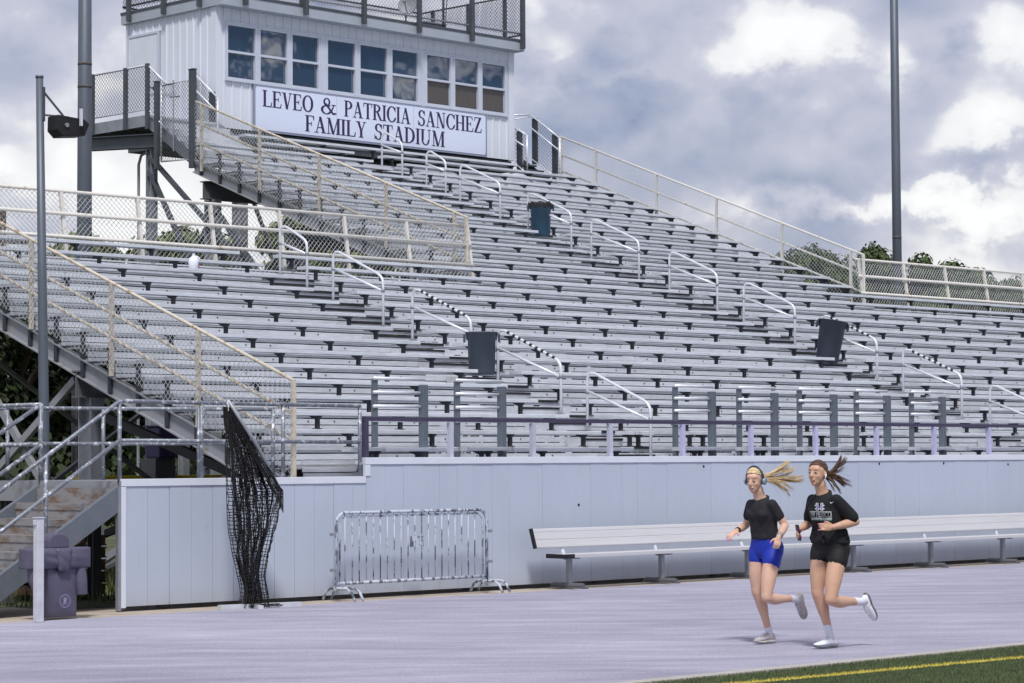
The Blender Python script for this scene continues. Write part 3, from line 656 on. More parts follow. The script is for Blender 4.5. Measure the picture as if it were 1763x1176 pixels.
a2 = [(28.5, 27.45, 'topmost small handrail of the long aisle, overlapping the sign lettering', 0), (26.21, 25.25, 'small handrail just below the sign, second from the top of the long aisle', 0),
      (24.54, 22.61, 'plain handrail third from the top of the long aisle, above the dark blue bin', 0), (21.3, 19.33, 'plain handrail in the long aisle with the dark blue bin behind it', 0),
      (18.44, 16.38, 'plain handrail in the long aisle, next below the dark blue bin', 0), (15.1, 13.15, 'plain handrail in the middle of the long aisle, level with the back fence foot', 0),
      (12.1, 10.13, 'plain handrail in the long aisle, next above the tilted bin', 0), (9.12, 7.12, 'handrail with striped tape standing against the tilted dark bin', 1),
      (6.2, 4.19, 'handrail with striped tape in the long aisle, next below the tilted bin', 1), (3.25, 1.2, 'lowest handrail of the long aisle at the right edge of the picture', 0)]
for x, lst in ((26.0, a1), (35.93, a2)):
    for rb, rf, lab, tp in lst:
        root, sg = handrail_thing(lab, x, ry(rb), ry(rf), 'aisle handrails on the bleachers')
        if tp: stripes(root, sg)

# ------------------------------------------------------------------ press box
BX0, BX1, BY, BYB, BZ0, BZ1 = 32.876, 41.735, 41.70, 44.80, 8.70, 11.26
box = thing('press_box', 'white metal sided press box with a band of windows on top of the grandstand', 'building', (BX0, BY, BZ0))
def siding(mb, p0, p1, z0, z1, nrm, pitch=.235, holes=()):
    """ribbed sheet from p0 to p1 (xy), ribs pointing along nrm"""
    p0 = Vector((*p0, 0)); p1 = Vector((*p1, 0)); L = (p1-p0).length; d = (p1-p0)/L; nv = Vector((*nrm, 0))
    a = 0
    while a < L-.001:
        cuts = [(z0, z1)]
        for (h0, h1, ha, hb) in holes:
            if a+pitch*.5 > h0 and a+pitch*.5 < h1: cuts = [(z0, ha), (hb, z1)]
        e = min(a+pitch, L)
        for (c0, c1) in cuts:
            if c1-c0 < .02: continue
            q = [(a, 0), (e-.05, 0), (e-.042, .022), (e-.012, .022), (e-.004, 0), (e, 0)] if e-a > .1 else [(a, 0), (e, 0)]
            front = [p0+d*s+nv*o for s, o in q]
            n = len(front); vs = [v+Vector((0,0,c0)) for v in front]+[v+Vector((0,0,c1)) for v in front]
            fs = [(i, i+1, i+1+n, i+n) for i in range(n-1)]
            mb.add(vs, fs)
        a = e
mb = MB()
WZ0, WZ1 = 9.745, 10.96
siding(mb, (BX0, BY), (BX1, BY), BZ0, BZ1, (0,-1), .235, [(.25, 8.66, WZ0, WZ1)])
siding(mb, (BX0, BYB), (BX0, BY), BZ0, BZ1, (-1,0), .235, [(.0, 1.13, 8.0, 10.98)])
siding(mb, (BX1, BY), (BX1, BYB), BZ0, BZ1, (1,0)); siding(mb, (BX1, BYB), (BX0, BYB), BZ0, BZ1, (0,1))
part(mb, 'wall', MT['box'], box)
mb = MB(); mb.box(BX0+.03, BX1-.03, BY+.22, BYB-.03, BZ0+.02, BZ1-.02); part(mb, 'interior', MT['darksteel'], box)
mb = MB()
for (x, y) in ((BX0, BY), (BX1, BY), (BX1, BYB), (BX0, BYB)): mb.box(x-.028, x+.05 if x == BX0 else x+.028, y-.03, y+.05, BZ0-.01, BZ1)
mb.box(BX1-.16, BX1+.03, BY-.031, BY+.0, BZ0-.01, BZ1-.001); mb.box(BX0-.031, BX0+.12, BY-.033, BY, BZ0-.01, BZ1-.001); mb.box(BX0-.033, BX0, BY-.03, BY+.13, BZ0-.01, BZ1-.001)
part(mb, 'corner_trim', MT['box'], box)
mb = MB(); mb.box(BX0, BX1, BY+.05, BYB, BZ0-.28, BZ0-.02); part(mb, 'floor_frame', MT['darksteel'], box)
# roof: fascia with a darker lip
mb = MB(); FX0, FX1, FY0, FY1 = 32.79, 41.84, 41.40, 44.95
mb.box(FX0, FX1, FY0, FY1, 11.262, 11.47); part(mb, 'roof', MT['fascia'], box)
mb = MB(); mb.box(FX0-.012, FX1+.012, FY0-.012, FY1+.012, 11.472, 11.53); part(mb, 'roof_edge', MT['darksteel'], box)
# windows
groups = [[(33.173,33.916),(34.059,34.804),(34.951,35.696)], [(35.964,36.763),(36.918,37.72),(37.878,38.663)], [(38.952,39.685),(39.833,40.581),(40.713,41.458)]]
wi = 0
for gi, gr in enumerate(groups):
    for (a, b) in gr:
        f = MB(); z0, z1 = 9.79, 10.90
        def fr(x0, x1, za, zb, y0=BY-.035, y1=BY+.06): f.box(x0, x1, y0, y1, za, zb)
        fr(a-.045, b+.045, z1, z1+.045); fr(a-.045, b+.045, z0-.045, z0); fr(a-.045, a, z0, z1); fr(b, b+.045, z0, z1); fr(a, b, 10.315, 10.365, BY-.03)
        w_ = part(f, 'window', MT['winframe'], box)
        g_ = MB(); g_.box(a+.001, b-.001, BY+.02, BY+.03, 10.366, z1-.001); part(g_, 'upper_pane', MT['glass'], w_)
        g_ = MB(); g_.box(a+.001, b-.001, BY+.035, BY+.045, z0+.001, 10.314); part(g_, 'lower_pane', MT['blind'] if gi == 2 else MT['glass'], w_)
        g_ = MB(); g_.box(a+.001, b-.001, BY+.008, BY+.034, z0+.001, z0+.02); part(g_, 'sash', MT['darksteel'], w_)
mb = MB()
for gr in groups:
    x0, x1 = gr[0][0]-.075, gr[-1][1]+.075
    mb.box(x0, x1, BY-.045, BY+.02, 10.946, 10.985); mb.box(x0, x1, BY-.06, BY+.02, 9.705, 9.744); mb.box(x0-.001, x0+.029, BY-.044, BY+.02, 9.745, 10.945); mb.box(x1-.029, x1+.001, BY-.044, BY+.02, 9.745, 10.945)
for xa, xb in ((35.771, 35.889), (38.738, 38.877)): mb.box(xa+.001, xb-.001, BY-.036, BY, 9.70, 10.98)
part(mb, 'window_surround', MT['winframe'], box)
mb = MB()
for gr in groups:
    for (a, b), (c, d) in zip(gr, gr[1:]): mb.box(b+.046, c-.046, BY-.026, BY+.02, 9.745, 10.945)
part(mb, 'mullion', MT['winframe'], box)
# door on the left side
d = MB(); d.box(BX0-.03, BX0-.005, 43.70, 44.72, 8.75, 10.94); dr = part(d, 'door', MT['cap'], box, 'plain white door in the left side')
d = MB(); d.box(BX0-.045, BX0+.02, 43.65, 43.70, 8.75, 10.99); d.box(BX0-.045, BX0+.02, 44.72, 44.77, 8.75, 10.99); d.box(BX0-.045, BX0+.02, 43.701, 44.719, 10.94, 10.99); part(d, 'door_frame', MT['winframe'], dr)
d = MB(); d.tube([(BX0-.035, 43.78, 9.72), (BX0-.09, 43.78, 9.72)], .025); part(d, 'handle', MT['darksteel'], dr)

# ------------------------------------------------------------------ sign with serif lettering
sign = thing('stadium_sign', 'long pale sign with dark purple serif capitals on the front of the press box', 'sign', (33.85, BY-.04, 8.70))
def rrect(x0, x1, z0, z1, r, y, n=6):
    out = []
    for cx_, cz_, t0 in ((x1-r, z0+r, -90), (x1-r, z1-r, 0), (x0+r, z1-r, 90), (x0+r, z0+r, 180)):
        for k in range(n+1): t = R(t0+90*k/n); out.append((cx_+r*math.cos(t), y, cz_+r*math.sin(t)))
    return out
mb = MB(); mb.box(33.85, 40.83, BY-.055, BY-.024, 8.695, 9.702); part(mb, 'border', MT['signborder'], sign)
mb = MB(); mb.prism(rrect(33.90, 40.78, 8.742, 9.66, .06, BY-.055), (0,0,0), (0,-.006,0)); part(mb, 'panel', MT['sign'], sign)
mb = MB()
for x in (36.19, 38.49): mb.box(x, x+.006, BY-.0625, BY-.058, 8.745, 9.655)
part(mb, 'panel_joint', MT['signborder'], sign)
T_, t_, SH = .155, .055, .045
def rect(x0, y0, x1, y1): return [(x0,y0),(x1,y0),(x1,y1),(x0,y1)]
def dg(x0, y0, x1, y1, w): return [(x0-w/2,y0),(x0+w/2,y0),(x1+w/2,y1),(x1-w/2,y1)]
def serif(x, y, w=.30): return rect(x-w/2, y if y < .5 else 1-SH, x+w/2, SH if y < .5 else 1)
def arc(cx_, cy_, ro, rv, a0, a1, tt, tk, n=14, rot=0):
    """stroke ring from angle a0 to a1; thick (tk) at the sides, thin (tt) at top and bottom"""
    out = []
    for k in range(n):
        q = []
        for a in (a0+(a1-a0)*k/n, a0+(a1-a0)*(k+1)/n):
            c, s_ = math.cos(R(a)), math.sin(R(a)); wdt = tt+(tk-tt)*abs(math.cos(R(a+rot)))**1.3
            q.append(((cx_+ro*c, cy_+rv*s_), (cx_+(ro-wdt)*c, cy_+(rv-wdt)*s_)))
        out.append([q[0][0], q[1][0], q[1][1], q[0][1]])
    return out
def stem(x): return [rect(x-T_/2, 0, x+T_/2, 1), serif(x, 0), serif(x, 1)]
def glyph(ch):
    if ch == 'L': return .66, stem(.17)+[rect(.17, 0, .60, t_), [(.50,0),(.62,0),(.66,.30),(.625,.30),(.55,t_)]]
    if ch == 'E': return .66, stem(.17)+[rect(.17, 0, .58, t_), rect(.17, 1-t_, .56, 1), rect(.17, .48, .44, .48+t_), [(.50,0),(.60,0),(.65,.27),(.615,.27),(.54,t_)], [(.50,1),(.57,1),(.59,.76),(.555,.76),(.50,1-t_)], rect(.42,.38,.455,.64)]
    if ch == 'F': return .62, stem(.17)+[rect(.17, 1-t_, .56, 1), rect(.17, .47, .44, .47+t_), [(.50,1),(.59,1),(.61,.72),(.575,.72),(.51,1-t_)], rect(.42,.36,.455,.63)]
    if ch == 'V': return .74, [dg(.37, 0, .17, 1, T_), dg(.38, 0, .60, 1, t_), serif(.15, 1, .28), serif(.60, 1, .22)]
    if ch == 'O': return .80, arc(.40, .5, .38, .515, 0, 360, t_, T_+.01, 28)
    if ch == 'C': return .72, arc(.40, .5, .38, .515, 40, 322, t_, T_+.01, 22)+[[(.64,.68),(.69,.68),(.67,1.0),(.64,1.0)], [(.66,.33),(.72,.30),(.68,.14),(.62,.16)]]
    if ch == 'P': return .64, stem(.17)+arc(.30, .735, .32, .265, -90, 90, t_, T_, 12)+[rect(.17, 1-t_, .31, 1), rect(.17, .47, .31, .47+t_)]
    if ch == 'R': return .72, stem(.17)+arc(.28, .755, .32, .245, -90, 90, t_, T_-.01, 12)+[rect(.17, 1-t_, .29, 1), rect(.17, .51, .31, .51+t_), dg(.64, 0, .36, .53, .15), rect(.56, 0, .76, SH)]
    if ch == 'A': return .78, [dg(.14, 0, .38, 1, t_), dg(.62, 0, .38, 1.0, T_), rect(.24, .30, .52, .30+t_), serif(.14, 0, .26), serif(.62, 0, .32)]
    if ch == 'T': return .70, [rect(.35-T_/2, 0, .35+T_/2, 1), serif(.35, 0), rect(.04, 1-t_, .66, 1), [(.03,1),(.09,1),(.07,.74),(.03,.74)], [(.61,1),(.67,1),(.67,.74),(.63,.74)]]
    if ch == 'I': return .34, stem(.17)
    if ch == 'N': return .80, [rect(.14, 0, .14+t_, 1), rect(.62, 0, .62+t_, 1), dg(.60, 0, .20, 1, T_), serif(.165, 0, .24), serif(.64, 1, .24), rect(.04,1-SH,.2,1)]
    if ch == 'H': return .80, stem(.17)+[rect(.63-T_/2, 0, .63+T_/2, 1), serif(.63, 0), serif(.63, 1), rect(.17, .47, .63, .47+t_)]
    if ch == 'M': return .96, [rect(.13, 0, .13+t_, 1), rect(.72, 0, .72+T_, 1), dg(.46, 0, .18, 1, T_), dg(.47, 0, .76, 1, t_), serif(.16, 0, .24), serif(.80, 0, .30), rect(.05,1-SH,.2,1), rect(.74,1-SH,.94,1)]
    if ch == 'Z': return .68, [dg(.14, .02, .54, .98, T_+.01), rect(.06, 0, .60, t_), rect(.10, 1-t_, .62, 1), [(.54,0),(.62,0),(.65,.28),(.615,.28)], [(.08,1),(.14,1),(.12,.74),(.08,.74)]]
    if ch == 'Y': return .74, [rect(.37-T_/2, 0, .37+T_/2, .48), dg(.37, .42, .17, 1, T_-.01), dg(.40, .42, .60, 1, t_), serif(.37, 0), serif(.16, 1, .28), serif(.60, 1, .22)]
    if ch == 'D': return .78, stem(.17)+arc(.30, .5, .44, .50, -90, 90, t_, T_+.01, 18)+[rect(.17, 1-t_, .31, 1), rect(.17, 0, .31, t_)]
    if ch == 'U': return .80, [rect(.17-T_/2, .33, .17+T_/2, 1), rect(.63-t_/2, .33, .63+t_/2, 1), serif(.17, 1), serif(.63, 1, .22)]+arc(.375, .34, .283, .355, 180, 360, t_, .12, 14)
    if ch == 'S': return .60, arc(.31, .745, .25, .265, 20, 270, t_, .14, 16, 0)+arc(.29, .27, .27, .285, -160, 90, t_, .14, 16, 0)+[[(.50,.70),(.55,.70),(.54,.98),(.51,.98)], [(.03,.32),(.07,.32),(.08,.02),(.04,.02)]]
    if ch == '&': return .96, arc(.38, .76, .21, .25, 0, 360, t_, .10, 18)+arc(.35, .27, .33, .285, 95, 330, t_, .14, 18)+[dg(.80, .0, .28, .68, .14), [(.52,.60),(.62,.52),(.36,.46),(.30,.52)], [(.78,.60),(.84,.58),(.66,.10),(.58,.12)], rect(.66,.57,.92,.62), [(.80,0),(.96,.06),(.94,.14),(.78,.10)]]
    return .3, []
def setword(word, x0, x1, z, h, name_parent, y):
    ws = [glyph(c)[0] for c in word]; tot_ = sum(ws); k = (x1-x0)/tot_; cx_ = x0
    for c, wd in zip(word, ws):
        mb = MB(); i = 0
        for poly in glyph(c)[1]:
            pts = [(cx_+px*k, y, z+pz*h) for px, pz in poly]; mb.prism(pts, (0,0,0), (0, -.004-.0002*(i % 12), 0)); i += 1
        part(mb, 'letter', MT['ink'], name_parent); cx_ += wd*k
ly = BY-.0615
for wd, a, b in (('LEVEO', 34.08, 35.52), ('&', 35.72, 36.18), ('PATRICIA', 36.40, 38.40), ('SANCHEZ', 38.62, 40.66)): setword(wd, a, b, 9.245, .355, sign, ly)
for wd, a, b in (('FAMILY', 35.27, 37.07), ('STADIUM', 37.29, 39.47)): setword(wd, a, b, 8.815, .355, sign, ly)

# ------------------------------------------------------------------ roof railing
rf = thing('roof_railing', 'dark posted chain link railing around the press box roof', 'railing', (FX0, FY0, 11.47))
mb = MB(); ring = [(FX0+.05, FY0-.03), (FX1-.02, FY0-.03), (FX1-.02, FY1), (FX0+.05, FY1)]
for i, (a, b) in enumerate(zip(ring, ring[1:]+ring[:1])):
    mb = MB(); 
    for z in (11.66, 12.62): mb.tube([(*a, z), (*b, z)], .022, 8)
    part(mb, 'rail', MT['galv'] if i == 0 else MT['darksteel'], rf, smooth=True)
    A = Vector((*a, 11.60)); B = Vector((*b, 11.60)); L = (B-A).length; mb = MB()
    chain(mb, A, (B-A)/L, (0,0,1), [(0,0),(L,0),(L,1.04),(0,1.04)], .092, .0046); part(mb, 'chain_link_mesh', MT['wiredark'], rf)
for x in (33.361, 35.035, 36.715, 38.38, 40.043, 41.698):
    mb = MB(); mb.box(x-.05, x+.05, FY0-.13, FY0-.05, 11.30+.0, 12.66); part(mb, 'post', MT['darksteel'], rf)
for y in (42.1, 43.35, 44.6):
    mb = MB(); mb.box(FX0-.09, FX0-.015, y-.05, y+.05, 11.30, 12.66); part(mb, 'post', MT['darksteel'], rf)
    mb = MB(); mb.box(FX1+.015, FX1+.08, y-.04, y+.04, 11.40, 12.66); part(mb, 'post', MT['darksteel'], rf)
for x in (34, 36, 38, 40):
    mb = MB(); mb.box(x-.04, x+.04, FY1, FY1+.06, 11.5, 12.66); part(mb, 'post', MT['darksteel'], rf)
ds = thing('satellite_dish', 'small grey satellite dish on a mast on the press box roof', 'satellite dish', (38.6, 42.0, 11.53))
mb = MB(); mb.tube([(38.6,42.0,11.53),(38.6,42.0,11.95)], .022); part(mb, 'mast', MT['galv'], ds)
mb = MB(); n = 20; c = Vector((38.66, 41.96, 12.02)); ax = Vector((-.85, -.45, .25)).normalized(); ex = ax.cross(Vector((0,0,1))).normalized(); ez = ex.cross(ax)
vs = []
for j, (rr, dd) in enumerate([(0,0),(.12,.02),(.21,.055),(.26,.09),(.26,.08),(.12,.0),(0,-.015)]):
    for k in range(n): t = 2*math.pi*k/n; vs.append(c+ax*dd+ex*rr*math.cos(t)*.9+ez*rr*math.sin(t))
mb.add(vs, [(j*n+k, j*n+(k+1) % n, (j+1)*n+(k+1) % n, (j+1)*n+k) for j in range(6) for k in range(n)]); part(mb, 'reflector', MT['dish'], ds, smooth=True)
mb = MB(); mb.tube([c-ez*.24, c+ax*.30-ez*.04], .012); mb.ell(c+ax*.31-ez*.02, (.045,.045,.05)); part(mb, 'feed_arm', MT['dish'], ds)
mb = MB(); mb.box(40.1, 40.75, 43.0, 43.5, 11.53, 11.95); mb.box(40.05, 40.8, 42.95, 43.55, 11.951, 11.98); solo(mb, 'roof_vent_unit', MT['galv'], 'small grey boxy unit on the press box roof behind the railing', 'vent unit', (40.4, 43.2, 11.53))
mb = MB(); mb.tube([(40.35,42.6,11.53),(40.35,42.6,13.4)], .03); mb.tube([(40.40,42.62,11.53),(40.47,42.6,12.5),(40.40,42.6,13.4)], .012); solo(mb, 'roof_mast', MT['darksteel'], 'thin dark mast with a cable on the press box roof', 'mast', (40.35,42.6,11.53), smooth=True)

# ------------------------------------------------------------------ side platform, stairs and gates beside the press box
pf = thing('side_platform', 'grey steel landing with stairs at the left side of the press box', 'platform', (30.95, 41.45, 8.5))
mb = MB(); mb.box(30.95, 32.82, 41.46, 43.95, 8.70, 8.75); part(mb, 'deck', MT['tread'], pf)
mb = MB(); mb.box(30.93, 30.965, 41.44, 43.95, 8.52, 8.752); mb.box(30.966, 32.84, 41.42, 41.455, 8.52, 8.699); part(mb, 'deck_edge', MT['galv'], pf)
mb = MB()
for y in (41.9, 42.9, 43.7): mb.box(31.0, 32.8, y, y+.1, 8.50, 8.698)
part(mb, 'joist', MT['frame'], pf)
mb = MB(); ibeam(mb, (31.0, 41.25, 8.20), (31.0, 43.6, 8.34), .2, .28); part(mb, 'girder', MT['darksteel'], pf)
mb = MB(); ibeam(mb, (31.05, 41.5, 0), (31.05, 41.5, 8.05), .17, .18); part(mb, 'column', MT['galv'], pf)
for k in range(5):
    mb = MB(); z = 8.58-k*.165; y = 41.42-k*.27; mb.box(30.99, 32.80, y-.29, y, z-.04, z); mb.box(30.99, 32.80, y-.292, y-.282, z-.12, z+.004); part(mb, 'stair_tread', MT['tread'], pf)
mb = MB(); mb.prism([(30.96, 41.5, 8.74), (30.96, 40.0, 7.82), (30.96, 40.0, 7.56), (30.96, 41.5, 8.48)], (0,0,0), (.02,0,0)); mb.prism([(32.82, 41.5, 8.74), (32.82, 40.0, 7.82), (32.82, 40.0, 7.56), (32.82, 41.5, 8.48)], (0,0,0), (.02,0,0)); part(mb, 'stair_stringer', MT['galv'], pf)
pr = thing('platform_railing', 'silver topped chain link railing of the landing left of the press box', 'railing', (30.92, 41.45, 8.75))
mb = MB(); mb.tube([(30.92,43.9,9.77),(30.92,41.46,9.77),(30.92,40.85,9.32)], .022, 8); mb.tube([(30.92,43.9,8.86),(30.92,41.46,8.86),(30.92,40.85,8.40)], .015, 8); part(mb, 'rail', MT['rail'], pr, smooth=True)
for y, zt, zb in ((43.36,9.79,8.5),(42.20,9.79,8.5),(41.45,9.80,8.45)):
    mb = MB(); mb.box(30.87, 30.93, y-.045, y+.045, zb, zt); part(mb, 'post', MT['darksteel'], pr)
mb = MB(); chain(mb, (30.91,41.46,8.85), (0,1,0), (0,0,1), [(0,0),(2.44,0),(2.44,.9),(0,.9)], .092, .0046); chain(mb, (30.91,40.85,8.40), (0,1,0), (0,0,1), [(0,0),(.6,.45),(.6,1.36),(0,.92)], .092, .0046); part(mb, 'chain_link_mesh', MT['wiredark'], pr)
mb = MB(); mb.tube([(32.78,43.9,9.75),(32.78,43.0,9.75)], .015); part(mb, 'inner_rail', MT['darksteel'], pr)
def gate(label, x, ya, yb, za0, za1, zb0, zb1, dark=True, loc=None, thick=(1,1), mesh=MT['wiredark']):
    """panel in a plane of constant x: ya is the far end"""
    g_ = thing('chain_link_gate', label, 'gate', (x, yb, zb0))
    mb = MB(); mb.tube([(x,ya,za0+.02),(x,ya,za1),(x,yb,zb1),(x,yb,zb0),(x,ya,za0+.02)], .02, 8); part(mb, 'gate_frame', MT['rail'], g_, smooth=True)
    poly = [(0, zb0-zb0), (ya-yb, za0-zb0), (ya-yb, za1-zb0), (0, zb1-zb0)]
    mb = MB(); chain(mb, (x-.01, yb, zb0), (0,1,0), (0,0,1), poly, .092, .0044); part(mb, 'chain_link_mesh', mesh, g_)
    return g_
g_ = gate('chain link gate with a silver tube frame at the foot of the landing stairs', 30.90, 40.98, 40.04, 7.72, 9.30, 7.70, 9.30)
mb = MB(); mb.tube([(30.86,40.62,9.02),(30.86,40.32,9.0)], .018); mb.tube([(30.84,40.5,9.35),(30.84,40.5,7.9)], .012); part(mb, 'latch', MT['galv'], g_)
for y, z0, z1, lab, wdt in ((41.13, 7.60, 9.38, 'slim dark gate post at the foot of the landing stairs', .05), (39.95, 7.52, 9.50, 'thick dark gate post where the upper chain link fence starts', .075)):
    mb = MB(); mb.box(30.86, 30.94, y-wdt, y+wdt, z0, z1); mb.box(30.85, 30.95, y-wdt-.01, y+wdt+.01, z1, z1+.02); solo(mb, 'gate_post', MT['darksteel'], lab, 'post', (30.9, y, z0), 'posts of the platform gates')
def panel_fence(label, x, ya, yb, za0, za1, zb0, zb1, posts):
    f = thing('stair_side_panel', label, 'railing', (x, yb, zb0))
    mb = MB(); mb.tube([(x,ya,za1),(x,yb,zb1)], .02, 8); mb.tube([(x-.05,ya,za1-.28),(x-.05,yb,zb1-.28)], .018, 8); mb.tube([(x,ya,za0),(x,yb,zb0)], .014, 8); mb.tube([(x,yb,zb0),(x,yb,zb1)], .02, 8); part(mb, 'rail', MT['rail'], f, smooth=True)
    for y in posts:
        t = (y-yb)/(ya-yb); z1 = zb1+(za1-zb1)*t; z0 = zb0+(za0-zb0)*t; mb = MB(); mb.box(x+.01, x+.075, y-.07, y+.07, z0-.08, z1-.03); part(mb, 'post', MT['darksteel'], f)
    mb = MB(); chain(mb, (x, yb, zb0), (0,1,0), (0,0,1), [(0,0),(ya-yb,za0-zb0),(ya-yb,za1-zb0),(0,zb1-zb0)], .092, .0044); part(mb, 'chain_link_mesh', MT['wiredark'], f)
panel_fence('chain link stair panel with two rails between the landing stairs and the press box wall', 32.70, 42.4, 41.42, 8.9, 9.995, 8.30, 9.27, (42.3, 41.66))
panel_fence('outer chain link stair panel with thick dark posts right of the press box', 42.40, 41.72, 40.80, 8.78, 9.82, 8.20, 9.20, (41.66, 41.0))
panel_fence('inner small chain link stair panel hugging the right press box wall', 41.84, 41.75, 41.33, 8.65, 9.50, 8.36, 9.27, (41.62,))
mb = MB(); mb.tube([(41.84,41.9,9.80),(42.36,41.74,9.85)], .02); mb.tube([(41.9,42.6,9.7),(42.38,41.75,9.80)], .012); solo(mb, 'stair_top_rail', MT['rail'], 'short silver rail joining the stair panel to the right press box wall', 'rail', (42.1, 41.8, 8.8), smooth=True)
rs = thing('right_stairs', 'small dark steel stairs at the right side of the press box', 'stairs', (41.9, 40.8, 8.0))
for k in range(5):
    mb = MB(); z = 8.62-k*.15; y = 41.8-k*.24; mb.box(41.86, 42.38, y-.26, y, z-.04, z); part(mb, 'stair_tread', MT['darksteel'], rs)
mb = MB(); mb.prism([(42.385, 42.0, 8.80), (42.385, 40.7, 8.0), (42.385, 40.7, 7.8), (42.385, 42.0, 8.45)], (0,0,0), (.02,0,0)); part(mb, 'stringer', MT['darksteel'], rs)
# ------------------------------------------------------------------ players' bench by the wall
def long_bench(x0, x1, legs, label):
    b = thing('team_bench', label, 'bench', (x0, 22.2, 0))
    mb = MB(); prof = [(22.17,.395),(22.17,.435),(22.18,.44),(22.255,.44),(22.26,.436),(22.265,.44),(22.34,.44),(22.345,.436),(22.35,.44),(22.425,.44),(22.43,.435),(22.43,.395)]
    mb.prism([(x0+.18, y, z) for y, z in prof], (0,0,0), (x1-x0-.18,0,0)); part(mb, 'seat', MT['benchplank'], b)
    mb = MB(); n = Vector((0, -.93, .36)); u = Vector((0, .30, .95)).normalized(); o = Vector((x0, 22.48, .515))
    pr = []
    for a, d in [(0,0),(0,.03),(.012,.036),(.10,.036),(.106,.031),(.112,.036),(.20,.036),(.206,.031),(.212,.036),(.245,.036),(.255,.03),(.255,0)]: pr.append(o+u*a+Vector((0,-1,.2)).normalized()*d)
    mb.prism(pr, (0,0,0), (x1-x0,0,0)); part(mb, 'backrest', MT['benchplank'], b)
    mb = MB(); q = [o+u*a+Vector((0,-1,.2)).normalized()*d for a, d in [(-.004,-.004),(-.004,.042),(.26,.042),(.26,-.004)]]
    mb.prism([p-Vector((.03,0,0)) for p in q], (0,0,0), (.028,0,0)); mb.box(x0+.15, x0+.178, 22.165, 22.435, .39, .445); mb.box(x0+.151, x0+.40, 22.160, 22.169, .388, .442); part(mb, 'end_cap', MT['black'], b)
    for x in legs:
        mb = MB(); mb.box(x-.03, x+.03, 22.32, 22.38, .03, .38); mb.box(x-.03, x+.03, 22.18, 22.44, .375, .394); part(mb, 'leg', MT['galv'], b)
        mb = MB(); mb.bar((x, 22.42, .36), (x, 22.56, .72), .05, .02, (0,1,0)); part(mb, 'back_support', MT['rail'], b)
        mb = MB(); mb.tube([(x-.02, 22.08, .035), (x-.02, 22.62, .035)], .035, 8); mb.box(x-.05, x+.05, 22.06, 22.64, 0, .022); part(mb, 'foot', MT['frame'], b)
MT['benchplank'] = mat('bench_plank', (.56,.56,.58), .45, .1, .06, 1.5, stretch=(.6, 5, 8))
long_bench(22.86, 40.2, [23.35, 25.13, 26.92, 29.31, 31.21, 33.11, 35.01, 36.91, 38.81], 'very long beige grey bench with a backrest in front of the white wall')

# ------------------------------------------------------------------ crowd barrier
cb = thing('crowd_barrier', 'steel crowd barrier with peeling white paint standing against the white wall', 'barrier', (19.5, 22.45, 0))
X0, X1, YB = 19.50, 21.98, 22.46
mb = MB(); z0, z1, rc = .20, 1.03, .14
def loop(x0, x1, za, zb, r, y):
    pts = [(x0, y, za-.12), (x0, y, zb-r)]+[(x0+r-r*math.cos(R(a)), y, zb-r+r*math.sin(R(a))) for a in (15, 30, 45, 60, 75, 90)]
    pts += [(x1-r+r*math.sin(R(a)), y, zb-r+r*math.cos(R(a))) for a in (0, 15, 30, 45, 60, 75, 90)]+[(x1, y, za-.12)]
    return pts
mb.tube(loop(X0, X1, z0, z1, rc, YB), .02, 10); part(mb, 'outer_frame', MT['barrier'], cb, smooth=True)
mb = MB(); mb.tube(loop(X0+.06, X1-.06, z0+.1, z1-.045, rc-.03, YB+.01), .012, 8); part(mb, 'inner_frame', MT['barrier'], cb, smooth=True)
mb = MB(); mb.tube([(X0, YB, z0), (X1, YB, z0)], .02, 10); part(mb, 'bottom_rail', MT['barrier'], cb, smooth=True)
k = 0; x = X0+.14
while x < X1-.1:
    mb = MB(); mb.tube([(x, YB+.005, z0), (x, YB+.005, z1-.02)], .0078, 6); part(mb, 'bar', MT['barrier'], cb, smooth=True); x += .1125
mb = MB(); mb.box(20.66, 20.88, YB-.030, YB-.018, .60, .73); part(mb, 'name_plate', MT['barrier'], cb)
for x in (X0+.0, X1-.05):
    for dy in (0, .16):
        mb = MB(); yy = YB; mb.tube([(x+dy*.8, yy-.33, .012), (x+dy*.8, yy-.27, .10), (x+dy*.8, yy-.19, .145), (x+dy*.8, yy+.10, .145), (x+dy*.8, yy+.19, .10), (x+dy*.8, yy+.24, .012)], .016, 8); part(mb, 'foot', MT['barrier'], cb, smooth=True)
    mb = MB(); mb.tube([(x-.02, yy, .13), (x+.17, yy, .13)], .014, 8); part(mb, 'foot_joint', MT['barrier'], cb)
mb = MB()
for x, z in ((X0-.05, .78), (X0-.05, .36), (X1+.05, .76), (X1+.05, .38)): mb.box(x-.035, x+.035, YB-.02, YB+.02, z-.018, z+.018)
part(mb, 'hook', MT['galv'], cb)

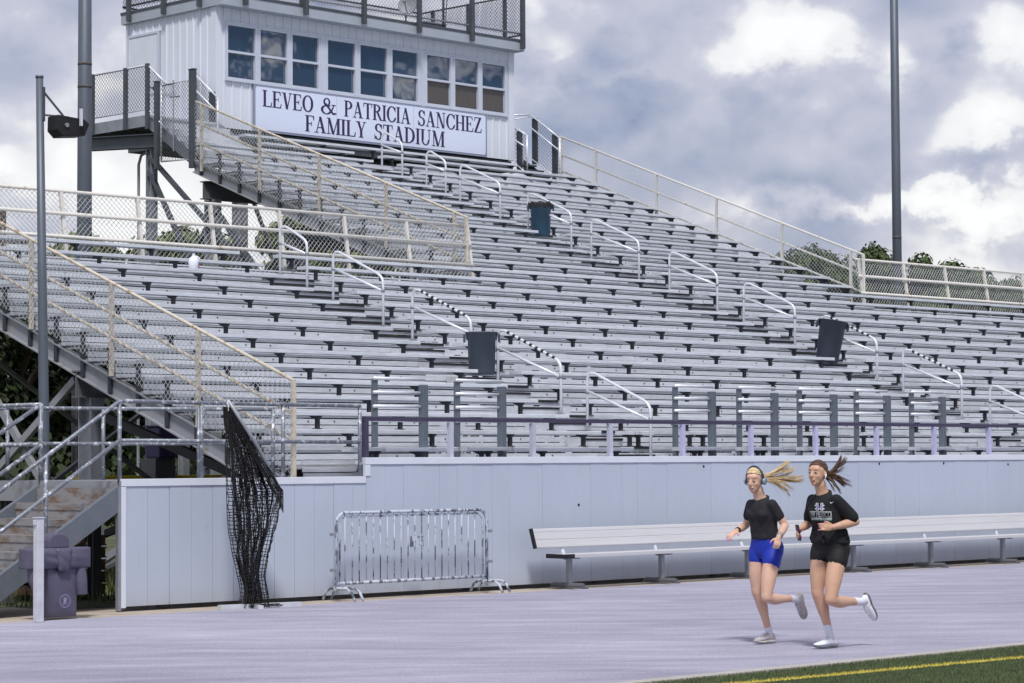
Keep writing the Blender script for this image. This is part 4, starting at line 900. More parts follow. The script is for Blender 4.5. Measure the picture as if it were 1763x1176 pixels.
# ------------------------------------------------------------------ folded net screen
ns = thing('net_screen', 'folded white pipe frame wrapped in hanging black netting, leaning by the white wall', 'net screen', (18.0, 22.1, 0))
def nx(px): return 17.586+(px-392)*.0083
def nz_(py): return (1045-py)/152.8
mb = MB(); A = (nx(392), 22.10, 2.335); B_ = (nx(488), 22.14, 1.305); D = (nx(433), 22.26, .03)
mb.tube([A, (nx(440), 22.06, nz_(768)), B_], .022, 10); mb.tube([B_, D], .02, 10); mb.tube([A, (nx(418), 22.25, 1.3), (nx(448), 22.25, .04)], .02, 10); part(mb, 'pipe_frame', MT['galv'], ns, smooth=True)
mb = MB(); mb.bar((nx(388), 22.20, .02), (nx(511), 22.02, .02), .09, .05); mb.bar((nx(425), 21.85, .02), (nx(455), 22.4, .02), .06, .04); part(mb, 'base', MT['whitepipe'], ns)
Lp = [(688,391),(770,396),(850,400),(900,405),(958,413),(1020,423),(1048,420)]; Rp = [(688,394),(725,417),(760,440),(845,484),(880,478),(920,470),(960,462),(990,456),(1048,462)]
def interp(tab, y):
    for (a, b), (c, d) in zip(tab, tab[1:]):
        if a <= y <= c: return b+(d-b)*(y-a)/(c-a)
    return tab[-1][1]
rn = random.Random(11); NU, NV = 24, 62; grid = {}
for layer in range(2):
    for j in range(NV+1):
        y = 690+(1046-690)*j/NV; l, r_ = interp(Lp, y), interp(Rp, y)
        for i in range(NU+1):
            u = i/NU; un = u+.03*math.sin(u*12+j*.09+layer*2)+.02*rn.uniform(-1, 1)*(0 < i < NU); un = min(1, max(0, un))
            grid[layer, i, j] = Vector((nx(l+(r_-l)*un), 22.10+(.045*math.sin(u*19+layer*1.7)+.02*math.sin(j*.2+u*5)+(.07 if layer else -.01))*min(1, j/24), max(.015, nz_(y)+rn.uniform(-.006,.006)-.012*math.sin(u*9+j))))
mb = MB()
for layer in range(2):
    for i in range(NU+1): mb.tube([grid[layer, i, j] for j in range(NV+1)], .0055, 3, cap=False)
    for j in range(0, NV+1): mb.tube([grid[layer, i, j] for i in range(NU+1)], .0055, 3, cap=False)
part(mb, 'netting', MT['netcord'], ns)
mb = MB()   # gathered dark folds of netting
for (us, w0) in ((.42, .035), (.62, .025), (.16, .016), (.30, .012), (.82, .010)):
    pts = []
    for j in range(0, NV+1, 2):
        y = 700+(1046-700)*j/NV; l, r_ = interp(Lp, y), interp(Rp, y); pts.append(Vector((nx(l+(r_-l)*(us+.03*math.sin(j*.21+us*9))), 22.16+.03*math.sin(j*.3), max(.02, nz_(y)))))
    for q in range(10):
        o = Vector((rn.uniform(-1,1)*w0, rn.uniform(-.02,.02), 0)); mb.tube([p+o*(.6+.4*math.sin(k*.5+q)) for k, p in enumerate(pts)], .006, 4)
rr = [Vector((nx(rn.uniform(425, 490)), rn.uniform(21.95, 22.3), rn.uniform(.01, .045))) for _ in range(90)]
for a, b in zip(rr, rr[1:]): mb.tube([a, b], .004, 3)
for q in range(12):
    mb.tube([(A[0]+.008*q*.3, 22.1+.01*math.sin(q), 2.33-.02*q), (nx(440)+.01*math.sin(q*2)-.03, 22.08, nz_(775)-.03*(q % 4)), (B_[0]-.03, 22.05, 1.28-.02*q)], .005, 4)
part(mb, 'gathered_netting', MT['netcord'], ns)

# ------------------------------------------------------------------ white post and tackling dummy
mb = MB(); mb.box(14.905, 14.985, 21.86, 21.94, 0, 1.07); mb.box(14.895, 14.995, 21.85, 21.95, 1.071, 1.08); mb.box(14.885, 14.904, 21.88, 21.92, 1.0, 1.05)
solo(mb, 'marker_post', MT['whitepipe'], 'short white square post standing in front of the purple tackling dummy', 'post', (14.94, 21.9, 0), bevel=.004)
td = thing('tackling_dummy', 'purple padded tackling dummy with head and stubby arms leaning on the steel stairs', 'tackling dummy', (15.4, 22.3, 0))
def cushion(mb, x0, x1, y0, y1, z0, z1, puff=.03, n=8, taper=0):
    vs = []; fs = []; N_ = n+1
    def P(u, v, s):
        e = (1-abs(2*u-1)**3)*(1-abs(2*v-1)**3); x = x0+(x1-x0)*u; z = z0+(z1-z0)*v; x += taper*(1-v)*(.5-u)
        y = (y0-puff*e-.012*math.sin(u*9+v*14)*e) if s else y1; return (x, y, z)
    for s in (1, 0):
        for j in range(N_):
            for i in range(N_): vs.append(P(i/n, j/n, s))
    for j in range(n):
        for i in range(n):
            a = j*N_+i; fs.append((a, a+1, a+1+N_, a+N_)); b = a+N_*N_; fs.append((b, b+N_, b+1+N_, b+1))
    edge = [i for i in range(N_)]+[j*N_+n for j in range(1, N_)]+[n*N_+i for i in range(n-1, -1, -1)]+[j*N_ for j in range(n-1, 0, -1)]
    m = len(edge)
    for k in range(m): a, b = edge[k], edge[(k+1) % m]; fs.append((b, a, a+N_*N_, b+N_*N_))
    mb.add(vs, fs)
def dpart(name, *a, **k):
    mb = MB(); cushion(mb, *a, **k); return part(mb, name, MT['pad'], td, smooth=True, bevel=.012)
body = dpart('body', 15.26, 15.635, 22.20, 22.38, .015, .56, puff=.03)
dpart('shoulder_pad', 14.99, 15.785, 22.16, 22.34, .53, .745, puff=.035)
mb = MB(); pts = []
for k in range(13):
    t = k/12*math.pi; pts.append((15.398-.136*math.cos(t)*(1 if abs(math.cos(t)) < .8 else .98), 22.18, .76+.145*min(1, math.sin(t)**.6 if math.sin(t) > 0 else 0)))
pts = [(15.535,22.18,.735)]+pts[::-1]+[(15.262,22.18,.735)]; mb.prism(pts, (0,0,0), (0,.17,0)); part(mb, 'head', MT['pad'], td, bevel=.02)
for nm, pts, rr_ in (('arm', [(15.10,22.24,.60),(15.11,22.22,.42),(15.16,22.20,.26)], [.07,.068,.05]), ('arm', [(15.68,22.24,.60),(15.685,22.21,.42),(15.69,22.20,.24)], [.062,.07,.066])):
    mb = MB(); mb.tube(pts, rr_, 12); part(mb, nm, MT['pad'], td, smooth=True, bevel=.01)
mb = MB(); cushion(mb, 15.32, 15.52, 22.12, 22.17, .50, .74, puff=.02, taper=.08); part(mb, 'strap_flap', MT['pad'], td, smooth=True)
mb = MB(); ec = (15.455, 22.1585, .185)
def ringd(cx_, y, cz_, ro, ri, n=28):
    vs = []; 
    for k in range(n):
        t = 2*math.pi*k/n; vs += [(cx_+ro*math.cos(t), y, cz_+ro*math.sin(t)), (cx_+ri*math.cos(t), y, cz_+ri*math.sin(t))]
    mb.add(vs, [(2*k, 2*k+1, (2*k+3) % (2*n), (2*k+2) % (2*n)) for k in range(n)])
ringd(ec[0], ec[1], ec[2], .070, .0655); ringd(ec[0], ec[1], ec[2], .052, .050)
for poly in [[(-.018,-.028),(-.007,-.028),(-.007,.03),(-.018,.03)], [(-.018,.022),(.012,.022),(.012,.031),(-.018,.031)], [(.008,.003),(.018,.003),(.018,.028),(.008,.028)], [(-.008,-.001),(.014,-.001),(.014,.008),(-.008,.008)], [(.0,-.002),(.01,-.002),(.022,-.028),(.009,-.028)], [(-.026,-.034),(.0,-.034),(.0,-.027),(-.026,-.027)]]:
    mb.add([(ec[0]+a, ec[1]-.0004*len(mb.f) % .003, ec[2]+b) for a, b in poly], [(0,1,2,3)])
em_ = part(mb, 'round_emblem', MT['emblem'] if 'emblem' in MT else MT['lilac'], body)

# ------------------------------------------------------------------ steel stairs and landing at the wall's left end
st = thing('steel_stairs', 'rusty steel stairs coming down to the left from the landing', 'stairs', (16.6, 22.82, 0))
SL = .605
for nm, y, top in (('stringer', 22.80, 1.385), ('stringer', 24.36, 1.385)):
    mb = MB(); L = 2.30; a = Vector((16.62, y, top)); b = Vector((16.62-L, y, top-SL*L)); h = Vector((0,0,-.285))
    mb.prism([a, b, b+h, a+h], (0,0,0), (0,.012,0))
    for q in (0, -.272): mb.prism([a+Vector((0,.013,q)), b+Vector((0,.013,q)), b+Vector((0,.013,q-.013)), a+Vector((0,.013,q-.013))], (0,0,0), (0,.055,0))
    part(mb, nm, MT['galvdark'] if 'galvdark' in MT else MT['galv'], st)
for k in range(8):
    x = 16.60-.285*k; z = 1.36-.1725*k
    mb = MB(); mb.box(x-.29, x+.01, 22.875, 24.355, z-.21, z-.172); mb.box(x-.005, x+.006, 22.875, 24.355, z-.17, z-.002); mb.box(x-.30, x-.289, 22.875, 24.355, z-.245, z-.168); part(mb, 'step', MT['rustystep'], st)
ld = thing('steel_landing', 'grey steel walkway landing behind the low end of the white wall', 'landing', (16.66, 22.9, 0))
mb = MB(); mb.box(16.66, 19.38, 22.87, 25.3, 1.385, 1.43); part(mb, 'deck', MT['galv'], ld)
mb = MB(); mb.box(16.64, 16.658, 22.80, 29.5, 1.20, 1.435); mb.box(16.66, 19.4, 25.31, 25.33, 1.2, 1.435); part(mb, 'deck_edge', MT['stringer'], ld)
for x, y in ((16.75, 25.2), (16.75, 24.2), (18.0, 25.2), (16.75, 28.8)):
    mb = MB(); ibeam(mb, (x, y, 0), (x, y, 1.38 if y < 26 else 1.2), .12, .12, .01); part(mb, 'leg', MT['frame'], ld)
lr = thing('landing_railing', 'chipped grey pipe railing around the landing and down the steel stairs', 'railing', (16.65, 22.82, 1.43))
def pipe(nm, pts, r=.024): mb = MB(); mb.tube(pts, r, 10); part(mb, nm, MT['railworn'], lr, smooth=True)
YF = 22.845; sl = .6283
pipe('top_rail', [(16.655-2.3, YF, 2.32-2.3*sl), (16.62, YF, 2.30), (16.68, YF, 2.325), (20.22, YF, 2.305)]); pipe('mid_rail', [(16.655-2.3, YF, 1.885-2.3*sl), (16.64, YF, 1.875)]); pipe('mid_rail', [(16.66, YF, 1.885), (20.22, YF, 1.87)])
for x in (16.655, 17.80, 19.01, 20.215): pipe('post', [(x, YF, 1.40), (x, YF, 2.31)])
pipe('post', [(15.68, YF, .55), (15.68, YF, 1.72)]); pipe('post', [(14.6, YF, .0), (14.6, YF, 1.05)])
pipe('top_rail', [(16.655-2.1, 24.38, 2.31-2.1*.60), (16.62, 24.38, 2.29)]); pipe('mid_rail', [(16.655-2.1, 24.38, 1.85-2.1*.62), (16.64, 24.38, 1.84)]); pipe('post', [(16.66, 24.38, 1.40), (16.66, 24.38, 2.325)], .027)
pipe('top_rail', [(16.66, 24.38, 2.315), (16.66, 29.3, 2.315)]); pipe('mid_rail', [(16.66, 24.38, 1.85), (16.66, 29.3, 1.85)])
pipe('top_rail', [(17.02, 25.6, 2.30), (19.33, 23.42, 2.268)]); pipe('mid_rail', [(17.02, 25.6, 1.87), (19.33, 23.42, 1.86)]); 
pipe('top_rail', [(17.02, 25.6, 2.30), (16.7, 26.6, 2.24), (16.5, 27.4, 2.1)]); pipe('mid_rail', [(17.02, 25.6, 1.87), (16.7, 26.6, 1.80)])
for t in (0, .36, .72, 1): pipe('post', [(17.02+2.31*t, 25.6-2.18*t, 1.38), (17.02+2.31*t, 25.6-2.18*t, 2.28)])
pipe('post', [(16.95, 25.75, 1.38), (16.95, 25.75, 2.28)])

# ------------------------------------------------------------------ purple rail on the wall and the rung frames
pr_ = thing('purple_rail', 'low dark purple rail on lilac posts along the top of the white wall', 'railing', (20.3, YW+.1, 1.68))
YP = YW+.1
mb = MB(); mb.bar((20.28, YP, 2.155), (40, YP, 2.138), .05, .05); part(mb, 'top_rail', MT['purple'], pr_)
mb = MB(); mb.box(20.30, 20.37, YP-.035, YP+.035, 1.46, 2.175); part(mb, 'end_post', MT['purple'], pr_)
x = 21.77; k = 0
while x < 40:
    mb = MB(); mb.box(x-.03, x+.03, YP-.03, YP+.03, 1.655, 2.12); part(mb, 'post', MT['lilac'] if k not in (0, 1, 2) else MT['lilacpale'], pr_); x += 1.475; k += 1
frames = [(20.854,21.641,'leftmost rung frame behind the purple rail, in front of the left seat block'), (22.271,23.035,'second rung frame from the left, just below the grey bin'),
          (26.502,27.239,'rung frame first to the right of the lowest left aisle handrail'), (27.893,28.644,'rung frame above the empty end of the bench, second of the right five'), (29.281,30.046,'middle rung frame of the right five, above the blonde runner'),
          (30.659,31.376,'rung frame above the brown haired runner, fourth of the right five'), (32.067,32.822,'last rung frame at the right, before the lowest handrail of the long aisle')]
def rung_frame(x0, x1, label):
    f = thing('rung_frame', label, 'frame', (x0, 23.29, 1.5), 'rung frames behind the purple rail'); y = 23.29
    mb = MB(); mb.box(-0+x0-.03, x0+.03, y-.03, y+.03, 1.35, 2.655); part(mb, 'slim_post', MT['polegrey'], f)
    mb = MB(); mb.box(x1-.045, x1+.045, y-.09, y+.0, 1.35, 2.60); part(mb, 'thick_post', MT['polegrey'], f, bevel=.006)
    for z in (2.668, 2.494, 2.32, 2.146):
        mb = MB(); mb.tube([(x0-.05, y-.035, z), (x1+(.02 if z > 2.6 else -.05), y-.035, z)], .021, 8); part(mb, 'rung', MT['rail'], f, smooth=True)
    return f
for a, b, l in frames: rung_frame(a, b, l)

# ------------------------------------------------------------------ bins and jug
def bin_(name, label, loc, h, rb, rt, m, tilt=None, bag=False):
    t = thing(name, label, 'trash bin', loc); n = 28; x, y, z = loc; rot = Matrix.Identity(3) if not tilt else Matrix.Rotation(tilt[0], 3, Vector(tilt[1]))
    def ringz(r, zz): return [Vector(loc)+rot @ Vector((r*math.cos(2*math.pi*k/n), r*math.sin(2*math.pi*k/n), zz)) for k in range(n)]
    secs = [(0,0),(rb,0),(rb+.01,.02),(rt-.02,h-.12),(rt,h-.115),(rt+.005,h-.02),(rt+.022,h-.018),(rt+.022,h),(rt-.006,h),(rt-.02,h-.1),(rb-.01,.03),(0,.03)]
    mb = MB(); vs = [v for r, zz in secs for v in ringz(r, zz)]
    mb.add(vs, [(j*n+k, j*n+(k+1) % n, (j+1)*n+(k+1) % n, (j+1)*n+k) for j in range(len(secs)-1) for k in range(n)]); part(mb, 'tub', m, t, smooth=True)
    for s in (0, math.pi):
        mb = MB(); c = Vector((math.cos(s-.78), math.sin(s-.78), 0)); tt = Vector((-c.y, c.x, 0)); L = Vector(loc)
        P = lambda a, b, zz: L+rot @ (c*a+tt*b+Vector((0,0,zz)))
        mb.prism([P(rt+.01,-.07,h-.03), P(rt+.01,.07,h-.03), P(rt+.01,.05,h-.15), P(rt+.01,-.05,h-.15)], (0,0,0), tuple(rot @ (c*.035))); part(mb, 'handle', m, t, bevel=.006)
    if bag:
        mb = MB(); vs = []
        for j, (r, zz) in enumerate([(rt-.03,h-.02),(rt+.025,h+.015),(rt+.035,h-.02),(rt+.03,h-.09)]):
            for k in range(n): a = 2*math.pi*k/n; w_ = 1+.04*math.sin(k*2.7+j); vs.append(Vector(loc)+rot @ Vector((r*w_*math.cos(a), r*w_*math.sin(a), zz+.018*math.sin(k*1.9)*(1 if j else .3))))
        mb.add(vs, [(j*n+k, j*n+(k+1) % n, (j+1)*n+(k+1) % n, (j+1)*n+k) for j in range(3) for k in range(n)]); part(mb, 'bag', MT['black'], t, smooth=True)
bin_('trash_bin', 'grey round plastic bin standing in the left aisle between two striped handrails', (25.85, 26.50, 2.91), .62, .185, .228, MT['bin_grey'])
bin_('trash_bin', 'dark blue bin lined with a black bag in the upper part of the long aisle', (35.86, 35.05, 6.13), .64, .18, .225, MT['bin_blue'], bag=True)
bin_('trash_bin', 'dark grey bin tilted against a striped handrail in the lower part of the long aisle', (35.62, 27.70, 3.36), .74, .19, .25, MT['bin_dark'], tilt=(R(10), (.55, .8, 0)))
jg = thing('plastic_jug', 'white plastic gallon jug with a small colourful label on a bleacher seat', 'jug', (23.64, rowY(13)+.12, rowZ(13)+.049))
mb = MB(); x, y, z = jg.location; mb.loft([(x,y,z,.06,.06),(x,y,z+.01,.08,.08),(x,y,z+.13,.082,.082),(x,y,z+.18,.072,.072),(x,y,z+.215,.03,.03),(x,y,z+.235,.022,.022),(x,y,z+.236,.027,.027),(x,y,z+.252,.027,.027)], 20); part(mb, 'bottle', MT['jug'], jg, smooth=True)
mb = MB(); mb.tube([(x+.02,y-.03,z+.215),(x+.07,y-.05,z+.19),(x+.075,y-.05,z+.13)], .011, 8); part(mb, 'handle', MT['jug'], jg, smooth=True)
MT['jlabel'] = mat2('jug_label', (.10,.18,.55), (.60,.12,.15), .5, .52, 30.0, .5)
mb = MB(); vs = []
for k in range(9):
    a = R(-75+k*7); vs += [(x+.0835*math.cos(a), y+.0835*math.sin(a), z+.03), (x+.0835*math.cos(a), y+.0835*math.sin(a), z+.12)]
mb.add(vs, [(2*k, 2*k+2, 2*k+3, 2*k+1) for k in range(8)]); part(mb, 'label', MT['jlabel'], jg)

# ------------------------------------------------------------------ poles
lp = thing('light_pole', 'slim grey steel pole with a floodlight, rising beside the steel stairs', 'light pole', (17.58, 25.6, 0))
mb = MB(); mb.tube([(17.60, 25.6, 0), (17.56, 25.6, 1.2), (17.515, 25.6, 3.5), (17.46, 25.6, 6.33)], [.072, .068, .058, .045], 16); mb.tube([(17.459,25.6,6.331),(17.459,25.6,6.36)], .05, 12); part(mb, 'shaft', MT['pole'], lp, smooth=True)
mb = MB(); mb.bar((17.50, 25.58, 6.17), (17.74, 25.50, 5.88), .03, .02); mb.bar((17.50, 25.58, 5.88), (17.80, 25.48, 5.87), .03, .02); mb.bar((17.49,25.56,5.8),(17.49,25.56,6.22),.02,.04); part(mb, 'bracket', MT['darksteel'], lp)
mb = MB(); mb.prism([(17.52,25.30,5.86),(17.88,25.26,5.83),(17.96,25.26,5.78),(17.91,25.28,5.63),(17.60,25.30,5.60),(17.52,25.31,5.68)], (0,0,0), (.03,.26,.0)); fl = part(mb, 'floodlight', MT['black'], lp, bevel=.01)
mb = MB(); mb.box(17.80,17.83,25.22,25.25,5.74,5.95); part(mb, 'knuckle', MT['rail'], fl); mb = MB(); mb.tube([(17.64,25.27,5.74),(17.64,25.29,5.74)], .028); part(mb, 'sensor', MT['galv'], fl)
def pole(name, label, x, y, r0, r1, h, rings):
    p = thing(name, label, 'light pole', (x, y, 0)); mb = MB(); mb.tube([(x,y,0),(x,y,h*.5),(x,y,h)], [r0,(r0+r1)/2,r1], 20); part(mb, 'shaft', MT['pole'], p, smooth=True)
    mb = MB(); rr = lambda z: r0+(r1-r0)*z/h
    for z in rings: mb.tube([(x,y,z),(x,y,z+.05)], rr(z)+.004, 20); 
    part(mb, 'joint', MT['rustjoint'], p, smooth=True)
    mb = MB(); mb.tube([(x,y,0),(x,y,.03)], r0+.12, 16); part(mb, 'base_plate', MT['galv'], p)
pole('light_pole', 'thick tall grey pole just left of the press box, behind the back fence', 25.49, 36.0, .150, .100, 14, [8.15, 8.55])
pole('light_pole', 'tall grey pole rising against the clouds at the right edge', 49.07, 36.0, .125, .088, 17, [6.9])
up = thing('utility_pole', 'weathered brown wooden utility pole at the far left edge behind the bleachers', 'utility pole', (49.68, 75, 0))
mb = MB(); mb.tube([(49.68,75,0),(49.63,75,10.5)], [.17,.12], 12); part(mb, 'shaft', MT['woodpole'], up, smooth=True)
mb = MB(); mb.bar((48.6,75.2,9.4),(50.6,74.8,9.4), .1, .12); part(mb, 'crossarm', MT['woodpole'], up)
mb = MB()
for k, (z, s) in enumerate([(9.5,.3),(6.3,.1),(6.0,.12),(5.85,.1),(3.1,.05),(2.4,.05)]):
    pts = [(49.7+30*t, 75-6*t, z-s-2.0*(.5*t*(1-t))*4*.3) for t in [i/12 for i in range(13)]]; mb.tube(pts, .02, 4)
    pts = [(49.7-20*t, 75-6*t, z-s-2.0*(.5*t*(1-t))*4*.3) for t in [i/8 for i in range(9)]]; mb.tube(pts, .02, 4)
part(mb, 'wire', MT['darksteel'], up)

# ------------------------------------------------------------------ things stored under and behind the stand
def pallets(loc, n, rz, label):
    t = thing('pallet_stack', label, 'pallets', loc); x, y, z = loc; mb = MB()
    for k in range(n):
        zz = z+k*.15
        for i in range(5): mb.box(x-.5, x+.5, y-.5+i*.22, y-.5+i*.22+.12, zz+.11, zz+.13)
        for i in range(3): mb.box(x-.5+i*.44, x-.5+i*.44+.1, y-.5, y+.5, zz+.02, zz+.108)
        for i in range(3): mb.box(x-.5, x+.5, y-.5+i*.44, y-.5+i*.44+.12, zz, zz+.018)
    part(mb, 'slats', MT['wood'], t)
pallets((17.9, 26.0, 0.02), 5, 0, 'stack of wooden pallets in the dark under the landing')
mb = MB(); mb.bar((17.05, 24.6, .25), (17.45, 24.9, 1.1), .09, .03); mb.bar((16.95,24.5,.05),(17.06,24.6,.27),.06,.03); solo(mb, 'leaning_plank', MT['wood'], 'pale wooden plank leaning in front of the pallets under the landing', 'plank', (17.0,24.5,0))
mb = MB(); mb.box(17.155,17.225,24.63,24.66,.47,.60); solo(mb, 'blue_tape_roll', MT['bluetape'], 'small bright blue patch on the plank under the landing', 'tape', (17.19,24.64,.5))
mb = MB(); n = 28
for j, (r, dy) in enumerate([(.17,-.10),(.20,-.11),(.29,-.10),(.31,-.05),(.31,.05),(.29,.10),(.20,.11),(.17,.10)]):
    for k in range(n): t = 2*math.pi*k/n; mb.v.append((15.35+r*math.cos(t)*.8, 24.0+dy+r*math.cos(t)*.6, .31+r*math.sin(t)))
mb.f = [(j*n+k, j*n+(k+1) % n, ((j+1) % 8)*n+(k+1) % n, ((j+1) % 8)*n+k) for j in range(8) for k in range(n)]; mb.m = [0]*len(mb.f)
solo(mb, 'old_tyre', MT['black'], 'black tyre in the dark under the lower end of the steel stairs', 'tyre', (15.35,24.0,0), smooth=True)
mb = MB(); mb.ell((17.75, 25.4, .30), (.05,.05,.045)); solo(mb, 'white_ball', MT['jug'], 'small white ball lying in the grass under the landing', 'ball', (17.75,25.4,.25), smooth=True)
pc = thing('storage_box', 'purple box standing in the dark behind the left bleacher columns', 'box', (24.9, 33, .9))
mb = MB(); mb.box(24.7, 25.05, 32.8, 33.2, 1.7, 2.2); part(mb, 'tub', MT['purplebox'], pc, bevel=.03); mb = MB(); mb.box(24.68, 25.07, 32.78, 33.22, 2.201, 2.24); part(mb, 'lid', MT['purplebox'], pc, bevel=.02)
mb = MB(); mb.box(24.7, 25.1, 32.9, 33.3, 0, 1.699); part(mb, 'stand', MT['frame'], pc)
mb = MB(); mb.box(23.4, 27.2, 33.2, 33.5, 1.32, 1.42); mb.box(23.45,23.55,33.25,33.4,0,1.319); mb.box(27.0,27.1,33.25,33.4,0,1.319); solo(mb, 'yellow_beam', MT['yellow'], 'low yellow beam on two legs in the dark under the left bleachers', 'beam', (25.3,33.3,0))
for i, (x, y, m_) in enumerate(((22.6,31.9,'galv'),(23.6,33.5,'frame'),(26.5,34.5,'galv'))):
    mb = MB(); ibeam(mb, (x,y,0), (x+.0,y,2.9), .14, .14, .012); solo(mb, 'steel_post', MT[m_], ['pale grey steel post under the left bleachers, near the landing','dark steel post beneath the left bleachers, behind the purple box','pale steel post under the left bleachers, rightmost of the loose posts'][i], 'post', (x,y,0))
# loose grass and weeds under the landing
g = MB(); rnd = random.Random(5)
for i in range(9000):
    x = rnd.uniform(15.5, 24); y = rnd.uniform(24.7, 40); h = rnd.uniform(.05, .22); t = rnd.uniform(0, 3.14); dx, dy = .012*math.cos(t), .012*math.sin(t)
    g.add([(x-dx,y-dy,-.03),(x+dx,y+dy,-.03),(x+rnd.uniform(-.06,.06),y+rnd.uniform(-.06,.06),h)], [(0,1,2)])
struct(g, 'weeds', MT['leaf'], 'stuff')

# ------------------------------------------------------------------ trees behind
def tree_mesh(seed, h, w, leaf, n, conic=False):
    rn = random.Random(seed); cl = []
    for _ in range(46):
        t = rn.random(); z = h*(.22+.70*t); prof = (1-t**3.2)**.5*(.55+.45*min(1, t*3))
        a = rn.uniform(0, 6.28); q = math.sqrt(rn.random()); cl.append((Vector((w*.42*prof*q*math.cos(a), w*.42*prof*q*math.sin(a), z)), w*rn.uniform(.05, .14)))
    mb = MB()
    for _ in range(n):
        c, r = rn.choice(cl); d = Vector((rn.gauss(0,1), rn.gauss(0,1), rn.gauss(0,.8))).normalized()*r*rn.uniform(.55, 1.12); p = c+d
        nrm = (d.normalized()+Vector((rn.uniform(-.7,.7), rn.uniform(-.7,.7), rn.uniform(-.3,.9)))).normalized(); x = nrm.cross(Vector((0,0,1)) if abs(nrm.z) < .95 else Vector((1,0,0))).normalized(); y = nrm.cross(x); s = leaf*rn.uniform(.5, 1.3)
        mb.add([p-x*s*.5, p+y*s*.8, p+x*s*.5, p-y*s*.8], [(0,1,2,3)])
    tr = MB(); tr.tube([(0,0,0),(w*.02,0,h*.3),(0,.02*w,h*.62)], [h*.035,h*.026,h*.012], 9)
    for c, r in cl[:12]: tr.tube([(0,0,h*.3), c*.6+Vector((0,0,h*.14)), c], [h*.014, h*.009, h*.004], 5)
    return mb, tr
crowns = {}
for key, (sd_, h, w, lf, n, cn) in {'a': (1, 10, 9, .20, 20000, False), 'b': (2, 10, 7, .18, 18000, False), 'c': (5, 10, 8, .19, 18000, False)}.items():
    mb, tr = tree_mesh(sd_, h, w, lf, n, cn); crowns[key] = (mb, tr)
cache = {}
def tree(x, y, h, w, key, matname, label, cat='tree', name='leafy_tree', rz=0, group='trees behind the bleachers', z=0):
    root = thing(name, label, cat, (x, y, z), group); root.rotation_euler = (0, 0, rz); root.scale = (w/8, w/8, h/10)
    k = (key, matname)
    if k not in cache: cache[k] = (crowns[key][0].mesh('crown', MT[matname]), crowns[key][1].mesh('trunk', MT['bark']))
    for nm, me in zip(('crown', 'trunk'), cache[k]): o = bpy.data.objects.new(nm, me); link(o, root)
T = [(113.5,96,10.8,10.3,'a','olive','lowest dark bush crown showing under the right side fence rails'),
     (117.5,97,13.4,10.3,'b','olive','dark tree seen through the lowest right side fence panel'),
     (121.2,95,14.8,10.7,'c','olive','dark tree with the highest crown left of the fence corner post'),
     (124.6,100,14.9,11.3,'a','olive','dark tree right behind the leaning corner fence post'),
     (127.6,99,15.1,10.4,'b','olive','dark tree left of the right pole, seen above the back fence'),
     (130.6,98,15.6,10.5,'c','olive','dense dark tree directly behind the right pole'),
     (133.4,96,15.1,10.3,'a','olive','full dark tree just right of the right pole'),
     (136.6,96,14.9,11.5,'b','olive','dark rounded tree, second crown right of the right pole'),
     (139.4,99,14.4,11.3,'c','olive','dark tree where the crown line drops, right of the pole'),
     (142.4,99,13.9,10.4,'a','olive','low dark tree filling the dip near the right edge'),
     (145.6,97,14.0,11.0,'b','olive','sparse dark tree close to the right picture edge'),
     (149.0,99,14.4,11.4,'c','olive','dark tree cut by the right picture edge')]
for i, t in enumerate(T): tree(*t, rz=i*1.3)
for k in range(7): tree(117+k*6.0, 104, 13.1+(k%3)*.4, 14, 'cab'[k%3], 'olive', ['dark backing tree farthest left in the second row behind the right fence','second dark tree of the back row behind the right fence','dark back row tree left of the right pole','dark back row tree hidden behind the right pole','dark back row tree just right of the pole','dark back row tree near the right edge','last dark back row tree at the right edge'][k], rz=k*.9)
T2 = [(61.5,80,11.4,9,'b','leaf','pale green bush crown behind the back fence, right of the jug'),(65.5,82,10.8,9,'a','leaf','pale green tree top behind the fence between the crossing braces'),(69.5,82,12.6,10,'c','leaf','green tree behind the fence at the foot of the upper bleachers'),(73.5,84,12.3,10,'b','leaf','green tree behind the upper bleacher stringer, rightmost of the middle trees'),(56.5,80,10.7,8,'c','leaf','thin pale green tree top behind the fence, left of the jug')]
for i, t in enumerate(T2): tree(*t, rz=i*2.1, group='pale green trees behind the middle fence')
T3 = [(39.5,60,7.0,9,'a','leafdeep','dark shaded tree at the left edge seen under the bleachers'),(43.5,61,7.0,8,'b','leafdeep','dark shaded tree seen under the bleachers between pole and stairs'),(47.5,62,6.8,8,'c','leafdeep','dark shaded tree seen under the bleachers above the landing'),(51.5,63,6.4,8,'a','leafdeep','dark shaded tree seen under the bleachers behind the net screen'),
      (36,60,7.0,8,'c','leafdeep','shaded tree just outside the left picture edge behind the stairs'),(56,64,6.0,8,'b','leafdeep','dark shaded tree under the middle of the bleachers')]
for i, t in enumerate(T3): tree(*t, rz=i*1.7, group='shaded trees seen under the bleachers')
g = MB(); rnd = random.Random(8)
for i in range(16000):
    x = rnd.uniform(28, 75); y = rnd.uniform(46, 56)+(x-28)*.25; z = rnd.uniform(0, 2.6)*rnd.uniform(.3, 1); s = rnd.uniform(.12, .3); a, b = rnd.uniform(0,6.28), rnd.uniform(-1,1)
    ux = Vector((math.cos(a), math.sin(a), b*.5))*s; uy = Vector((-math.sin(a)*.4, math.cos(a)*.4, .9))*s; p = Vector((x,y,z)); g.add([p-ux*.5, p-uy*.5, p+ux*.5, p+uy*.5], [(0,1,2,3)])
struct(g, 'undergrowth', MT['leafdeep'], 'stuff')

